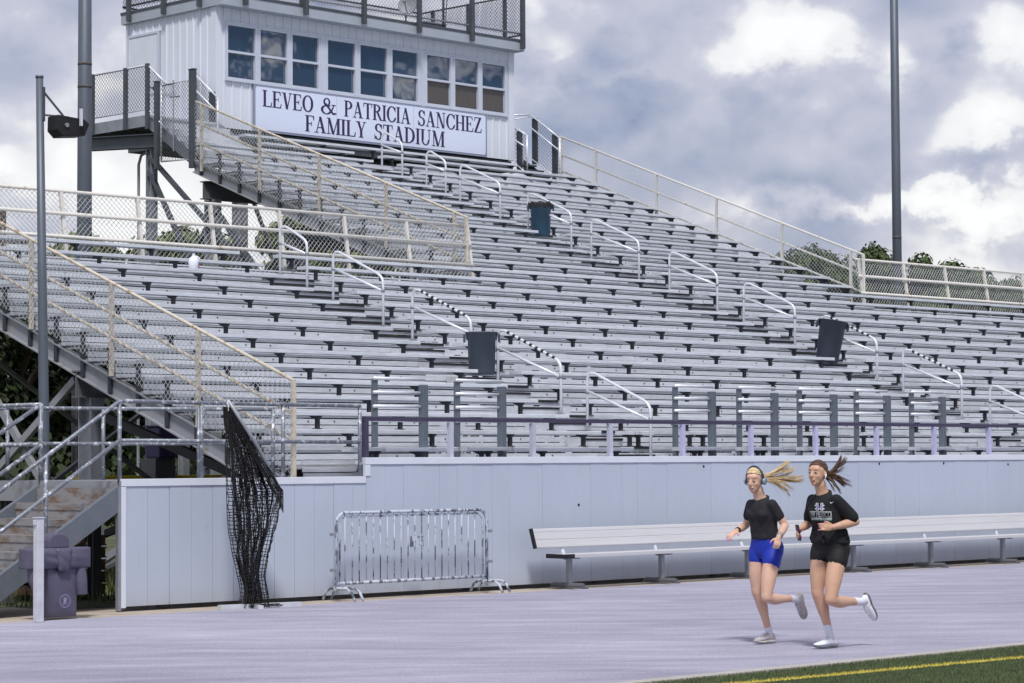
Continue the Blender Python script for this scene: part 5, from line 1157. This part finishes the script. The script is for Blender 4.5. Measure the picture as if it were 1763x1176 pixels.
# ------------------------------------------------------------------ people
def remesh(mb, voxel, it=6, fac=.5):
    me = mb.mesh('tmp', MT['skin1']); o = bpy.data.objects.new('tmp', me); COL.objects.link(o)
    m = o.modifiers.new('r', 'REMESH'); m.mode = 'VOXEL'; m.voxel_size = voxel; m.use_smooth_shade = True
    if it: s = o.modifiers.new('s', 'SMOOTH'); s.factor = fac; s.iterations = it
    dg = bpy.context.evaluated_depsgraph_get(); dg.update(); ev = o.evaluated_get(dg)
    out = bpy.data.meshes.new_from_object(ev); bpy.data.objects.remove(o); return out
def bodypart(mb, name, m, root, voxel=.007, it=6, parent=None, mats=None, paint=None):
    me = remesh(mb, voxel, it); off = root.location
    if paint:
        for p in me.polygons: p.material_index = paint(p.center)
    for v in me.vertices: v.co -= off
    me.materials.clear()
    for mm in (mats or [m]): me.materials.append(mm)
    for p in me.polygons: p.use_smooth = True
    me.name = name; o = bpy.data.objects.new(name, me); link(o, parent or root); return o
def limb(mb, pts, rad, n=14, sub=5):
    """smooth tapered limb through joints"""
    P = [Vector(p) for p in pts]; out = []; rr = []
    for i in range(len(P)-1):
        p0 = P[max(i-1, 0)]; p1 = P[i]; p2 = P[i+1]; p3 = P[min(i+2, len(P)-1)]
        for k in range(sub):
            t = k/sub; q = .5*((2*p1)+(p2-p0)*t+(2*p0-5*p1+4*p2-p3)*t*t+(3*p1-p0-3*p2+p3)*t**3)
            out.append(q); rr.append(rad[i]+(rad[i+1]-rad[i])*(t*t*(3-2*t)))
    out.append(P[-1]); rr.append(rad[-1]); mb.tube(out, rr, n)
    mb.ell(P[0], (rad[0]*.98,)*3, 12, 8); mb.ell(P[-1], (rad[-1]*.98,)*3, 12, 8)
def lerp(a, b, t): return Vector(a)+(Vector(b)-Vector(a))*t
def hand(mb, wrist, d, nrm, thumb_side, curl, spread=.0, s=1.0, nails=None, thumb=(.55, .0)):
    """palm and five fingers; d: wrist to knuckles, nrm: palm direction (fingers curl to it), thumb_side: across the palm"""
    d = Vector(d).normalized(); nrm = (Vector(nrm)-d*Vector(nrm).dot(d)).normalized(); t = Vector(thumb_side); t = (t-d*t.dot(d)-nrm*t.dot(nrm)).normalized(); W = Vector(wrist)
    rot = Matrix((d, t, nrm)).transposed()
    mb.ell(W+d*.045*s, (.050*s, .037*s, .016*s), 14, 10, rot); mb.ell(W+d*.065*s, (.026*s, .039*s, .014*s), 14, 10, rot)
    mb.tube([W-d*.02, W+d*.03*s], [.023*s, .024*s], 12)
    fl = [(.028, .070, .0080), (.010, .078, .0083), (-.009, .073, .0080), (-.027, .058, .0072)]
    for i, (off, L, r) in enumerate(fl):
        c = curl[i] if isinstance(curl, (list, tuple)) else curl; p = W+d*.082*s+t*off*s; a = c*.6; pts = [W+d*.055*s+t*off*.9*s, p]; rr = [r*s, r*1.02*s]
        for j, f in enumerate((.45, .30, .25)):
            dr = d*math.cos(a)+nrm*math.sin(a)+t*spread*(1.5-i)*.1; p = p+dr.normalized()*L*f*s; pts.append(p); rr.append(r*(.96-.08*j)*s); a += c*(.9 if j == 0 else .7)
        mb.tube(pts, rr, 8); mb.ell(pts[-1], (r*.82*s,)*3, 8, 6)
        if nails is not None: nails.ell(pts[-1]+dr.normalized()*.004-nrm*.003, (r*.9*s, r*.8*s, r*.7*s), 8, 6)
    b = W+d*.02*s+t*.024*s; td_ = (t*math.cos(thumb[0])+d*math.sin(thumb[0])+nrm*thumb[1]).normalized(); q = b+td_*.034*s; e = q+(td_*.5+d*.8+nrm*.15).normalized()*.034*s
    mb.tube([W+d*.012*s, b, q, e], [.013*s, .0125*s, .0105*s, .0085*s], 8); mb.ell(e, (.008*s,)*3, 8, 6)
    if nails is not None: nails.ell(e+d*.003, (.0075*s,)*3, 8, 6)
def head(mb, c, yaw, pitch, s, tgt):
    """builds skull, jaw, nose, ears; tgt gets the facial features. returns transform"""
    rot = Matrix.Rotation(yaw, 3, 'Z') @ Matrix.Rotation(pitch, 3, 'Y')
    c = Vector(c); P = lambda x, y, z: c+rot @ Vector((x*s, y*s, z*s))
    E = lambda m_, p, a: m_.ell(P(*p), tuple(q*s for q in a), 16, 12, rot)
    E(mb, (-.012, 0, .028), (.095, .074, .086)); E(mb, (.022, 0, -.012), (.068, .062, .082)); E(mb, (.032, 0, -.058), (.050, .046, .046)); E(mb, (.058, 0, -.086), (.024, .024, .020))
    E(mb, (.046, .032, -.020), (.034, .024, .026)); E(mb, (.046, -.032, -.020), (.034, .024, .026)); E(mb, (.052, 0, .042), (.036, .054, .030))
    mb.tube([P(.082, 0, .018), P(.098, 0, -.006), P(.109, 0, -.024)], [.0085*s, .010*s, .0125*s], 10); E(mb, (.100, .010, -.027), (.010, .008, .007)); E(mb, (.100, -.010, -.027), (.010, .008, .007))
    E(mb, (.086, 0, -.054), (.013, .024, .012))
    for y in (.074, -.074): E(mb, (-.012, y, -.005), (.016, .010, .030))
    for y in (.031, -.031):
        tgt['eyewhite'].ell(P(.0775, y, .006), (.0072*s, .0130*s, .0048*s), 12, 8, rot); tgt['eye'].ell(P(.0825, y, .006), (.004*s, .0058*s, .0060*s), 10, 8, rot)
        tgt['eye'].tube([P(.083, y*1.48, .0085), P(.0885, y*1.2, .0135), P(.089, y*.85, .0135), P(.086, y*.55, .008)], .0017*s, 6)
        tgt['brow'].tube([P(.080, y*1.70, .026), P(.0905, y*1.2, .032), P(.0935, y*.55, .027)], [.0015*s, .003*s, .0025*s], 6)
    tgt['lips'].tube([P(.088, .023, -.0545), P(.0965, .010, -.0495), P(.098, 0, -.051), P(.0965, -.010, -.0495), P(.088, -.023, -.0545)], [.0015*s, .0036*s, .0036*s, .0036*s, .0015*s], 8)
    tgt['lips'].tube([P(.088, .021, -.0565), P(.0965, .009, -.061), P(.097, 0, -.062), P(.0965, -.009, -.061), P(.088, -.021, -.0565)], [.0015*s, .0042*s, .0045*s, .0042*s, .0015*s], 8)
    return P, rot
def hair_cap(P, mb, line=.045, n=44, m=28):
    vs = []; keep = []; idx = {}
    for i in range(m+1):
        p = math.pi*i/m*.80
        for k in range(n):
            t = 2*math.pi*k/n; x, y, z = math.sin(p)*math.cos(t), math.sin(p)*math.sin(t), math.cos(p)
            bump = 1+.008*math.sin(k*2.9)+.006*math.sin(k*5.3+1); vs.append(P(-.012+.1005*x*bump, .080*y*bump, .030+.0915*z*bump)); idx[i, k] = (x, y, z)
    fs = []
    for i in range(m):
        for k in range(n):
            x, y, z = idx[i, k]
            lim = .80-.50*y*y
            if z > .42 and x < lim or -.12 < z <= .42 and x < -.10+1.15*(z+.12) and x < .62 or z <= -.12 and x < -.22: fs.append((i*n+k, (i+1)*n+k, (i+1)*n+(k+1) % n, i*n+(k+1) % n))
    mb.add(vs, fs)
def cap_strands(P, mb, rn, n=90, tie=(-.105, 0, .02)):
    for k in range(n):
        y0 = -.95+1.9*(k+rn.random())/n; z0 = math.sqrt(max(0, 1-y0*y0))*.80; x0 = math.sqrt(max(0, 1-y0*y0-z0*z0)) if abs(y0) < .8 else .10
        a = Vector((min(x0, .62), y0, z0 if abs(y0) < .8 else .25)).normalized(); b = Vector((-.98, y0*.12, -.05)).normalized(); pts = []
        for q in range(9):
            u = q/8; d = (a*(1-u)+b*u); d = Vector((d.x, d.y, d.z+.35*u*(1-u))).normalized(); lift = 1.012+.010*rn.random()
            pts.append(P(-.012+.1005*d.x*lift, .080*d.y*lift, .030+.0915*d.z*lift))
        mb.tube(pts, [.0012, .002, .0022, .0022, .0022, .0022, .002, .002, .0015], 5)
def strand(mb, base, tip, mid, r, rn, jit):
    b = Vector(base); t = Vector(tip)+Vector([rn.gauss(0, jit) for _ in range(3)]); m_ = Vector(mid)+Vector([rn.gauss(0, jit*.5) for _ in range(3)]); pts = []; b = b+Vector([rn.gauss(0, .006) for _ in range(3)])
    for k in range(8): u = k/7; pts.append(b*(1-u)**2+m_*2*u*(1-u)+t*u*u+Vector((0, 0, .004*math.sin(u*9+jit*90+r*3000))))
    mb.tube(pts, [r*(1-.80*(k/7)**1.5) for k in range(8)], 5)
def shoe(root, ankle, heel, toe, upv, m_up, m_sole, s=1.0):
    """heel and toe are the ends of the sole, upv points from the sole to the ankle"""
    H = Vector(heel); Tt = Vector(toe); d = (Tt-H).normalized(); L = (Tt-H).length; u = Vector(upv); u = (u-d*u.dot(d)).normalized(); w_ = d.cross(u)
    def secs(rows, n=16):
        mb = MB(); vs = []
        for (t, hw, z0, z1, sh) in rows:
            for k in range(n):
                a = 2*math.pi*k/n; ca, sa = math.cos(a), math.sin(a); yy = hw*math.copysign(abs(ca)**.8, ca); zz = (z0+z1)/2+(z1-z0)/2*math.copysign(abs(sa)**.8, sa); yy *= 1-sh*max(0, sa)
                vs.append(H+d*t*L+w_*yy+u*zz)
        m = len(rows); fs = [(i*n+k, i*n+(k+1) % n, (i+1)*n+(k+1) % n, (i+1)*n+k) for i in range(m-1) for k in range(n)]+[tuple(range(n))[::-1], tuple((m-1)*n+k for k in range(n))]
        mb.add(vs, fs); return mb
    up_ = secs([(.02,.022,.02,.055,.2),(.08,.031,.018,.085,.3),(.22,.034,.018,.095,.35),(.36,.034,.018,.098,.42),(.50,.035,.016,.078,.5),(.68,.043,.016,.060,.45),(.84,.042,.018,.050,.35),(.95,.030,.022,.042,.3),(1.0,.014,.026,.036,.2)])
    sh_ = part(up_, 'shoe', m_up, root, smooth=True)
    so = secs([(-.02,.018,.008,.028,0),(.05,.034,.0,.030,0),(.25,.035,.0,.030,0),(.45,.035,.003,.028,0),(.68,.047,.0,.024,0),(.86,.045,.003,.026,0),(.97,.030,.012,.030,0),(1.01,.014,.018,.030,0)])
    part(so, 'sole', m_sole, sh_, smooth=True)
    mb = MB()
    for t in (.40, .47, .54, .61): c = H+d*t*L; mb.tube([c-w_*.020+u*(.092-.06*(t-.36)), c+u*(.101-.07*(t-.36)), c+w_*.020+u*(.092-.06*(t-.36))], .0032, 5)
    part(mb, 'laces', MT['sock'], sh_, smooth=True)

def runner(cfg):
    rn = random.Random(cfg['seed']); X, Y = cfg['x'], cfg['y']
    root = thing('person', cfg['label'], 'person', (X, Y, 0), 'women running side by side on the track')
    J = cfg['J']; S = cfg['skin']; body = MB()
    # torso
    body.loft(cfg['torso'], 24)
    n0, n1 = J['neck']; limb(body, [n0, lerp(n0, n1, .5), n1], [.060, .052, .053])
    feats = {k: MB() for k in ('eyewhite', 'eye', 'brow', 'lips')}
    P, rot = head(body, J['head'], cfg['hyaw'], cfg['hpitch'], cfg['hs'], feats)
    k = cfg.get('k', 1.0)
    for sd_ in ('L', 'R'):
        sh, el, wr = J[sd_+'sh'], J[sd_+'el'], J[sd_+'wr']
        limb(body, [sh, lerp(sh, el, .5), el], [.040*k, .039*k, .034*k]); limb(body, [el, lerp(el, wr, .35), wr], [.035*k, .037*k, .0235*k])
        hp, kn, an = J[sd_+'hip'], J[sd_+'kn'], J[sd_+'an']
        q = cfg.get('bend', {}).get(sd_, Vector((0,0,0)))
        limb(body, [hp, lerp(hp, kn, .5)+Vector((-.012,0,0)), kn], [.086*k, .073*k, .050*k]); limb(body, [kn, lerp(kn, an, .32)+q, lerp(kn, an, .7)+q*.3, an], [.050*k, .052*k, .036*k, .029*k])
        f = J[sd_+'foot']; limb(body, [an, lerp(f[0], f[1], .25)+Vector(f[2])*.04], [.030, .027])
    nails = MB()
    for hd in cfg['hands']: hand(body, *hd[0], nails=nails if hd[2] else None, **hd[1])
    bd = bodypart(body, 'body', S, root, .0058, 5)
    for nm, m_ in (('eyewhite', MT['eyewhite']), ('eye', MT['eye']), ('brow', cfg['brow']), ('lips', MT['lips'])): part(feats[nm], {'eyewhite': 'eye_white', 'eye': 'iris', 'brow': 'eyebrow', 'lips': 'lips'}[nm], m_, root, smooth=True)
    if nails.v: part(nails, 'nail_polish', MT['nail'], root, smooth=True)
    # shirt
    shb = MB(); shb.loft(cfg['shirt'], 28)
    for sd_ in ('L', 'R'):
        sh, el = Vector(J[sd_+'sh']), Vector(J[sd_+'el']); e = lerp(sh, el, cfg['sleeve']); g_ = cfg['sleeve_r']
        limb(shb, [sh, lerp(sh, e, .5), e], [g_[0], g_[1], g_[2]])
        a = Vector(J['neck'][0]); sg_ = 1 if sd_ == 'R' else -1; limb(shb, [a+Vector((.012, sg_*.046, -.006)), lerp(a, sh, .55)+Vector((.004,0,-.016)), sh+Vector((0,0,-.004))], [.030, .040, .046])
    a = Vector(J['neck'][0]); ring = []
    for q in range(25):
        t = 2*math.pi*q/24; bk = math.cos(t); ring.append((a.x+.010+.062*bk, a.y+.064*math.sin(t), a.z+.004+.026*bk))
    shb.tube(ring, .013, 8)
    for b in (-1, 1): shb.ell((cfg['bust'][0], Y+b*.062, cfg['bust'][1]), (.055, .060, .055))
    shirt = bodypart(shb, 'shirt', cfg['shirt_m'], root, .0075, 7)
    # wrinkles
    for v in shirt.data.vertices:
        c = v.co; nz__ = noise.noise(Vector((c.x*9, c.y*9, c.z*7+cfg['seed'])))*.014+noise.noise(Vector((c.x*24, c.y*24, c.z*15)))*.008
        w_ = min(1, max(.15, (1.22-c.z)/.2)); v.co += v.normal*nz__*w_*cfg.get('wr', 1)
    # shorts
    so = MB(); so.loft(cfg['shorts'], 28)
    for sd_ in ('L', 'R'):
        hp, kn = J[sd_+'hip'], J[sd_+'kn']; e = lerp(hp, kn, cfg['short_len'][sd_])+Vector((-.006,0,0)); r = cfg['short_r']; limb(so, [hp, lerp(hp, e, .5)+Vector((-.006,0,0)), lerp(hp, e, .92)], [r[0], r[1], r[2]]); 
    bodypart(so, 'shorts', cfg['short_m'], root, .0060, 14)
    # feet
    for sd_ in ('L', 'R'):
        f = J[sd_+'foot']; shoe(root, J[sd_+'an'], f[0], f[1], f[2], cfg['shoe_m'], cfg['sole_m'])
        an, kn = Vector(J[sd_+'an']), Vector(J[sd_+'kn']); mb = MB(); a = an+(kn-an).normalized()*cfg['sock']; c = lerp(f[0], f[1], .25)+Vector(f[2])*.05
        mb.tube([a, a+(an-a)*.1, an, c], [.0325*k, .0335*k, .0335*k, .034], 16); part(mb, 'sock', MT['sock'], root, smooth=True)
    return root, P, rot, rn, shirt

# --- blonde runner
bx, by = 17.42, 14.26
JB = dict(neck=((17.362, by, 1.285), (17.318, by, 1.375)), head=(17.288, by, 1.452),
  Lsh=(17.352, 14.122, 1.243), Lel=(17.452, 14.055, 1.055), Lwr=(17.285, 13.995, .955), Rsh=(17.396, 14.398, 1.240), Rel=(17.450, 14.495, 1.055), Rwr=(17.275, 14.47, 1.002),
  Lhip=(17.440, 14.175, .835), Lkn=(17.300, 14.155, .425), Lan=(17.70, 14.175, .392), Rhip=(17.435, 14.345, .835), Rkn=(17.400, 14.345, .468), Ran=(17.535, 14.32, .105),
  Rfoot=((17.60, 14.31, .004), (17.352, 14.33, .008), (0, 0, 1)), Lfoot=((17.800, 14.165, .445), (17.875, 14.175, .215), (-1, 0, -.25)))
blonde = dict(seed=3, x=bx, y=by, label='blonde woman in a black t-shirt, blue shorts and big headphones running on the track', J=JB, skin=MT['skin1'], hyaw=math.pi+R(13), hpitch=R(8), hs=.98, brow=MT['brow'], k=.98,
  torso=[(17.44,by,.76,.06,.10),(17.445,by,.80,.105,.158),(17.45,by,.86,.112,.165),(17.432,by,.93,.095,.140),(17.412,by,1.00,.085,.122),(17.395,by,1.08,.090,.130),(17.385,by,1.16,.098,.142),(17.375,by,1.22,.092,.150),(17.368,by,1.255,.066,.110),(17.362,by,1.29,.046,.058)],
  shirt=[(17.430,by,.932,.108,.147),(17.425,by,.975,.104,.140),(17.412,by,1.02,.100,.138),(17.398,by,1.08,.103,.142),(17.385,by,1.15,.112,.152),(17.378,by,1.21,.104,.158),(17.370,by,1.250,.084,.132),(17.368,by,1.278,.064,.090),(17.368,by,1.296,.054,.070)],
  bust=(17.318, 1.155), sleeve=.58, sleeve_r=(.047,.048,.047), shirt_m=MT['shirt'],
  shorts=[(17.432,by,.985,.098,.136),(17.435,by,.93,.104,.148),(17.447,by,.87,.116,.170),(17.447,by,.81,.112,.166),(17.442,by,.770,.085,.12)], short_len=dict(L=.34, R=.30), short_r=(.089,.086,.081), short_m=MT['blueshort'],
  shoe_m=MT['shoe2'], sole_m=MT['sole'], sock=.045, bend=dict(L=Vector((0,.0,-.012)), R=Vector((.014,0,0))),
  hands=[(((17.285,13.995,.955), (-.42,-.05,-.90), (.72,.69,-.1), (-.8,.5,.3)), dict(curl=[1.15,1.2,1.2,1.25], s=.90), True), (((17.275,14.47,1.002), (-.93,-.1,-.30), (.1,.15,-1), (0,-1,0)), dict(curl=[.3,.45,.5,.55], s=.95, spread=.6), True)])
root, P, rot, rn, shirt = runner(blonde)
part_mb = MB(); hair_cap(P, part_mb); cap_strands(P, part_mb, rn); hc = part(part_mb, 'hair', MT['blond'], root, smooth=True)
mb = MB(); base = P(-.105, .0, .03)
for tip, mid, cnt, j in (((17.66,14.20,1.60),(17.54,14.23,1.50),36,.018), ((17.80,14.20,1.50),(17.62,14.23,1.46),40,.022), ((17.84,14.22,1.46),(17.62,14.23,1.43),26,.02), ((17.74,14.22,1.345),(17.60,14.25,1.44),30,.022), ((17.62,14.2,1.37),(17.54,14.24,1.42),16,.022), ((17.74,14.18,1.57),(17.6,14.22,1.49),16,.03)):
    for cl_ in range(4):
        t2 = Vector(tip)+Vector([rn.gauss(0, j*1.2) for _ in range(3)]); m2 = Vector(mid)+Vector([rn.gauss(0, j*.8) for _ in range(3)])
        for _ in range(int(cnt*.5)): strand(mb, base, t2, m2, .0028, rn, j*.38)
    for _ in range(int(cnt*.25)): strand(mb, base, tip, mid, .0015, rn, j*1.7)
mb.ell(P(-.110, 0, .03), (.024,.026,.026), 10, 8)
part(mb, 'ponytail', MT['blond'], hc, smooth=True)
hp_ = MB(); pts = [P(-.004+.012*math.cos(R(a)), .092*math.cos(R(a)), .012+.118*math.sin(R(a))) for a in range(-8, 189, 14)]; hp_.tube(pts, .0095, 8)
hpo = part(hp_, 'headphones', MT['hp_blue'], root, smooth=True)
for s_ in (1, -1):
    mb = MB(); c = P(-.010, s_*.084, -.004); e = P(-.010, s_*.118, -.006); dd = (e-c).normalized(); mb.tube([c-dd*.004, c+dd*.003, c+dd*.012, c+dd*.020, c+dd*.022], [.026,.034,.035,.029,.018], 18); part(mb, 'ear_cup', MT['hp_grey'], hpo, smooth=True)
    mb = MB(); mb.tube([c-dd*.010, c+dd*.002], [.032,.035], 18); part(mb, 'ear_pad', MT['hp_blue'], hpo, smooth=True)
mb = MB()
for (a, b) in (((17.285,13.995,.955),(17.452,14.055,1.055)),): w_ = lerp(a, b, .10); d_ = (Vector(b)-Vector(a)).normalized(); mb.tube([w_-d_*.006, w_+d_*.006], .030, 14); w2 = lerp(a, b, .22); mb.tube([w2-d_*.003, w2+d_*.003], .031, 14)
part(mb, 'bracelet', MT['galv'], root, smooth=True)
mb = MB(); a, b = Vector((17.275,14.47,1.002)), Vector((17.450,14.495,1.055)); d_ = (b-a).normalized(); mb.tube([a+d_*.012, a+d_*.036], .0285, 14); part(mb, 'watch', MT['black'], root, smooth=True)

# --- brown haired runner
cx2, cy2 = 17.39, 13.515
JC = dict(neck=((17.300, cy2, 1.335), (17.262, cy2, 1.425)), head=(17.232, cy2, 1.512),
  Lsh=(17.298, 13.366, 1.290), Lel=(17.448, 13.275, 1.10), Lwr=(17.232, 13.355, 1.055), Rsh=(17.350, 13.664, 1.287), Rel=(17.418, 13.755, 1.080), Rwr=(17.225, 13.700, 1.035),
  Lhip=(17.420, 13.425, .865), Lkn=(17.252, 13.405, .435), Lan=(17.682, 13.430, .395), Rhip=(17.395, 13.605, .865), Rkn=(17.325, 13.605, .480), Ran=(17.450, 13.575, .130),
  Rfoot=((17.535, 13.565, .004), (17.262, 13.590, .006), (0, 0, 1)), Lfoot=((17.790, 13.425, .470), (17.925, 13.430, .235), (-1, 0, -.42)))
brunette = dict(seed=8, x=cx2, y=cy2, label='brown haired woman in a loose printed black t-shirt and black shorts running with a phone', J=JC, skin=MT['skin2'], hyaw=math.pi+R(7), hpitch=R(-2), hs=1.0, brow=MT['brow'], k=1.06,
  torso=[(17.40,cy2,.78,.06,.10),(17.405,cy2,.825,.112,.168),(17.41,cy2,.88,.118,.175),(17.39,cy2,.96,.102,.150),(17.37,cy2,1.03,.092,.132),(17.350,cy2,1.11,.096,.138),(17.335,cy2,1.20,.104,.150),(17.320,cy2,1.27,.094,.155),(17.312,cy2,1.305,.066,.11),(17.302,cy2,1.340,.046,.058)],
  shirt=[(17.400,cy2,.915,.132,.182),(17.398,cy2,.96,.128,.176),(17.385,cy2,1.02,.120,.165),(17.368,cy2,1.09,.117,.162),(17.345,cy2,1.18,.122,.170),(17.328,cy2,1.25,.112,.172),(17.316,cy2,1.295,.086,.140),(17.310,cy2,1.325,.066,.092),(17.310,cy2,1.343,.056,.072)],
  bust=(17.268, 1.19), sleeve=.84, sleeve_r=(.051,.056,.061), shirt_m=MT['shirt2'], wr=1.7,
  shorts=[(17.400,cy2,.99,.105,.15),(17.404,cy2,.93,.120,.175),(17.410,cy2,.87,.124,.183),(17.408,cy2,.82,.120,.178),(17.405,cy2,.785,.09,.12)], short_len=dict(L=.29, R=.24), short_r=(.094,.093,.093), short_m=MT['blackshort'],
  shoe_m=MT['shoe'], sole_m=MT['soledark'], sock=.085, bend=dict(L=Vector((0,0,-.014)), R=Vector((.014,0,0))),
  hands=[(((17.232,13.355,1.055), (-.93,.30,.05), (.25,.9,-.1), (0,0,1)), dict(curl=[.75,.95,1.0,.35], s=.98, thumb=(1.1, -.2)), True), (((17.225,13.700,1.035), (-.86,-.15,-.48), (.25,-.9,-.3), (.2,0,1)), dict(curl=[.75,.8,.85,.85], s=.98, thumb=(.9,.5)), True)])
root, P, rot, rn, shirt = runner(brunette)
mb = MB(); hair_cap(P, mb); cap_strands(P, mb, rn); hc = part(mb, 'hair', MT['brunette'], root, smooth=True)
mb = MB(); mt_ = MB(); base = P(-.108, .0, .012)
for tip, mid, cnt, j in (((17.56,13.50,1.66),(17.44,13.51,1.50),26,.014), ((17.60,13.49,1.64),(17.50,13.51,1.52),20,.014), ((17.60,13.48,1.44),(17.46,13.50,1.54),34,.022), ((17.55,13.46,1.40),(17.43,13.50,1.48),26,.02), ((17.43,13.46,1.375),(17.40,13.49,1.46),14,.02), ((17.58,13.50,1.56),(17.46,13.51,1.50),12,.02)):
    for cl_ in range(4):
        t2 = Vector(tip)+Vector([rn.gauss(0, j*1.1) for _ in range(3)]); m2 = Vector(mid)+Vector([rn.gauss(0, j*.9) for _ in range(3)])
        for q in range(int(cnt*.5)): strand(mt_ if (tip[2] < 1.5 and cl_ % 2) else mb, base, t2, m2, .0028, rn, j*.35)
    for q in range(int(cnt*.2)): strand(mb, base, tip, mid, .0015, rn, j*1.6)
mb.ell(P(-.112, 0, .012), (.024,.026,.026), 10, 8)
part(mb, 'ponytail', MT['brunette'], hc, smooth=True); part(mt_, 'lighter_strands', MT['brunette_tip'], hc, smooth=True)
mb = MB(); mb.ell(P(.004, .086, -.012), (.009,.009,.011), 10, 8); mb.tube([P(.006, .088, -.014), P(.012, .086, -.042)], .0042, 8); part(mb, 'earbud', MT['jug'], root, smooth=True)
mb = MB(); pts = []
for k in range(17):
    a = R(-75+150*k/16); pts.append((17.300-.074*math.cos(a), cy2+.066*math.sin(a), 1.325-.052*math.cos(a)))
mb.tube(pts, .0022, 6); part(mb, 'necklace', MT['gold'], root, smooth=True)
mb = MB(); a, b = Vector((17.232,13.355,1.055)), Vector((17.448,13.275,1.10)); d_ = (b-a).normalized()
for t in (.02, .085): mb.tube([a+d_*(t-.0015), a+d_*(t+.0015)], .0262+t*.09, 14)
part(mb, 'bracelet', MT['galv'], root, smooth=True)
# print on the shirt, laid onto the cloth
dg = bpy.context.evaluated_depsgraph_get()
def lay(verts, faces, m_, name, off=.003):
    """project a flat design (y, z, around the chest) onto the shirt along its facing direction"""
    vs = [v.co+root.location for v in shirt.data.vertices]; bv = BVHTree.FromPolygons([tuple(v) for v in vs], [tuple(p.vertices) for p in shirt.data.polygons])
    d = Vector((.90, .42, 0)).normalized(); out = []
    ax = Vector((-.42, .90, 0)).normalized()        # runs across the chest, to her right
    for (u, z) in verts:
        o = Vector((17.33, cy2-.035, z))+ax*(-(u-.048))-d*.6; h = bv.ray_cast(o, d); p = h[0] if h[0] is not None else o+d*.48; out.append(p-d*off)
    mb = MB(); mb.add(out, faces); return part(mb, name, m_, shirt)
def text_grid(word, size, x0, z0, res=.006):
    cu = bpy.data.curves.new('t', 'FONT'); cu.body = word; cu.size = size; cu.space_character = 1.0; cu.resolution_u = 3; o = bpy.data.objects.new('t', cu); COL.objects.link(o)
    d_ = bpy.context.evaluated_depsgraph_get(); d_.update(); me = bpy.data.meshes.new_from_object(o.evaluated_get(d_)); bpy.data.objects.remove(o)
    import bmesh as bmm
    bm = bmm.new(); bm.from_mesh(me); bmm.ops.triangulate(bm, faces=bm.faces); bmm.ops.subdivide_edges(bm, edges=[e for e in bm.edges if e.calc_length() > .012], cuts=2); 
    vs = [(x0+v.co.x, z0+v.co.y) for v in bm.verts]; fs = [tuple(v.index for v in f.verts) for f in bm.faces]; bm.free(); return vs, fs
def grid_rect(x0, x1, z0, z1, nx_=10, nz__=3):
    vs = [(x0+(x1-x0)*i/nx_, z0+(z1-z0)*j/nz__) for j in range(nz__+1) for i in range(nx_+1)]; return vs, [(j*(nx_+1)+i, j*(nx_+1)+i+1, (j+1)*(nx_+1)+i+1, (j+1)*(nx_+1)+i) for j in range(nz__) for i in range(nx_)]
# u grows from the viewer's left to right
lay(*grid_rect(-.098, .100, 1.115, 1.188, 14, 5), MT['shirt2'], 'print_panel', .0035)
vs, fs = text_grid('W MEXICO', .068, 0, 1.140); wd = max(v[0] for v in vs); vs = [(-.092+x/wd*.186+(z-1.14)*.12, z) for x, z in vs]; lay(vs, fs, MT['whiteprint'], 'print_lettering', .0058)
for q in ((-.098,.100,1.186,1.1895),(-.098,.100,1.128,1.1345),(-.098,-.095,1.115,1.188),(.097,.100,1.115,1.188)): lay(*grid_rect(*q, 14, 3), MT['whiteprint'], 'print_border', .0050)
lay(*grid_rect(-.096, .098, 1.113, 1.118, 14, 1), MT['greenprint'], 'print_stripe', .0055)
for a in range(16): 
    pass
v_, f_ = [], []
for k in range(18):
    x0 = -.090+.0102*k; a, b = grid_rect(x0, x0+.0060, 1.1185, 1.1275, 1, 1); f_ += [tuple(i+len(v_) for i in q) for q in b]; v_ += a
lay(v_, f_, MT['whiteprint'], 'print_small_lettering', .0056)
v_, f_ = [], []
for (x0, x1, z0, z1) in ((-.040,-.016,1.195,1.262),(.006,.030,1.195,1.262),(-.052,-.004,1.207,1.216),(-.006,.042,1.207,1.216),(-.052,-.040,1.236,1.245),(.030,.042,1.236,1.245)):
    a, b = grid_rect(x0, x1, z0, z1, 2, 3); f_ += [tuple(i+len(v_) for i in q) for q in b]; v_ += a
lay(v_, f_, MT['whiteprint'], 'print_emblem', .0040)
v_, f_ = [], []
for (x0, x1, z0, z1) in ((-.033,-.023,1.198,1.259),(.013,.023,1.198,1.259),(-.016,.006,1.222,1.236)):
    a, b = grid_rect(x0, x1, z0, z1, 2, 3); f_ += [tuple(i+len(v_) for i in q) for q in b]; v_ += a
lay(v_, f_, MT['purpleprint'], 'print_emblem_core', .0055)
lay([(.088,1.268),(.096,1.258),(.100,1.258),(.128,1.274),(.100,1.266),(.094,1.270)], [(0,1,2,5),(5,2,3,4)], MT['whiteprint'], 'chest_tick', .004)
ph = MB(); a = Vector((17.128, 13.665, 1.075)); b = Vector((17.150, 13.655, .935)); ph.bar(a, b, .066, .010, (.88,-.47,0))
solo(ph, 'mobile_phone', MT['phone'], 'slim black mobile phone in the right hand of the brown haired runner', 'phone', tuple(a), bevel=.003)
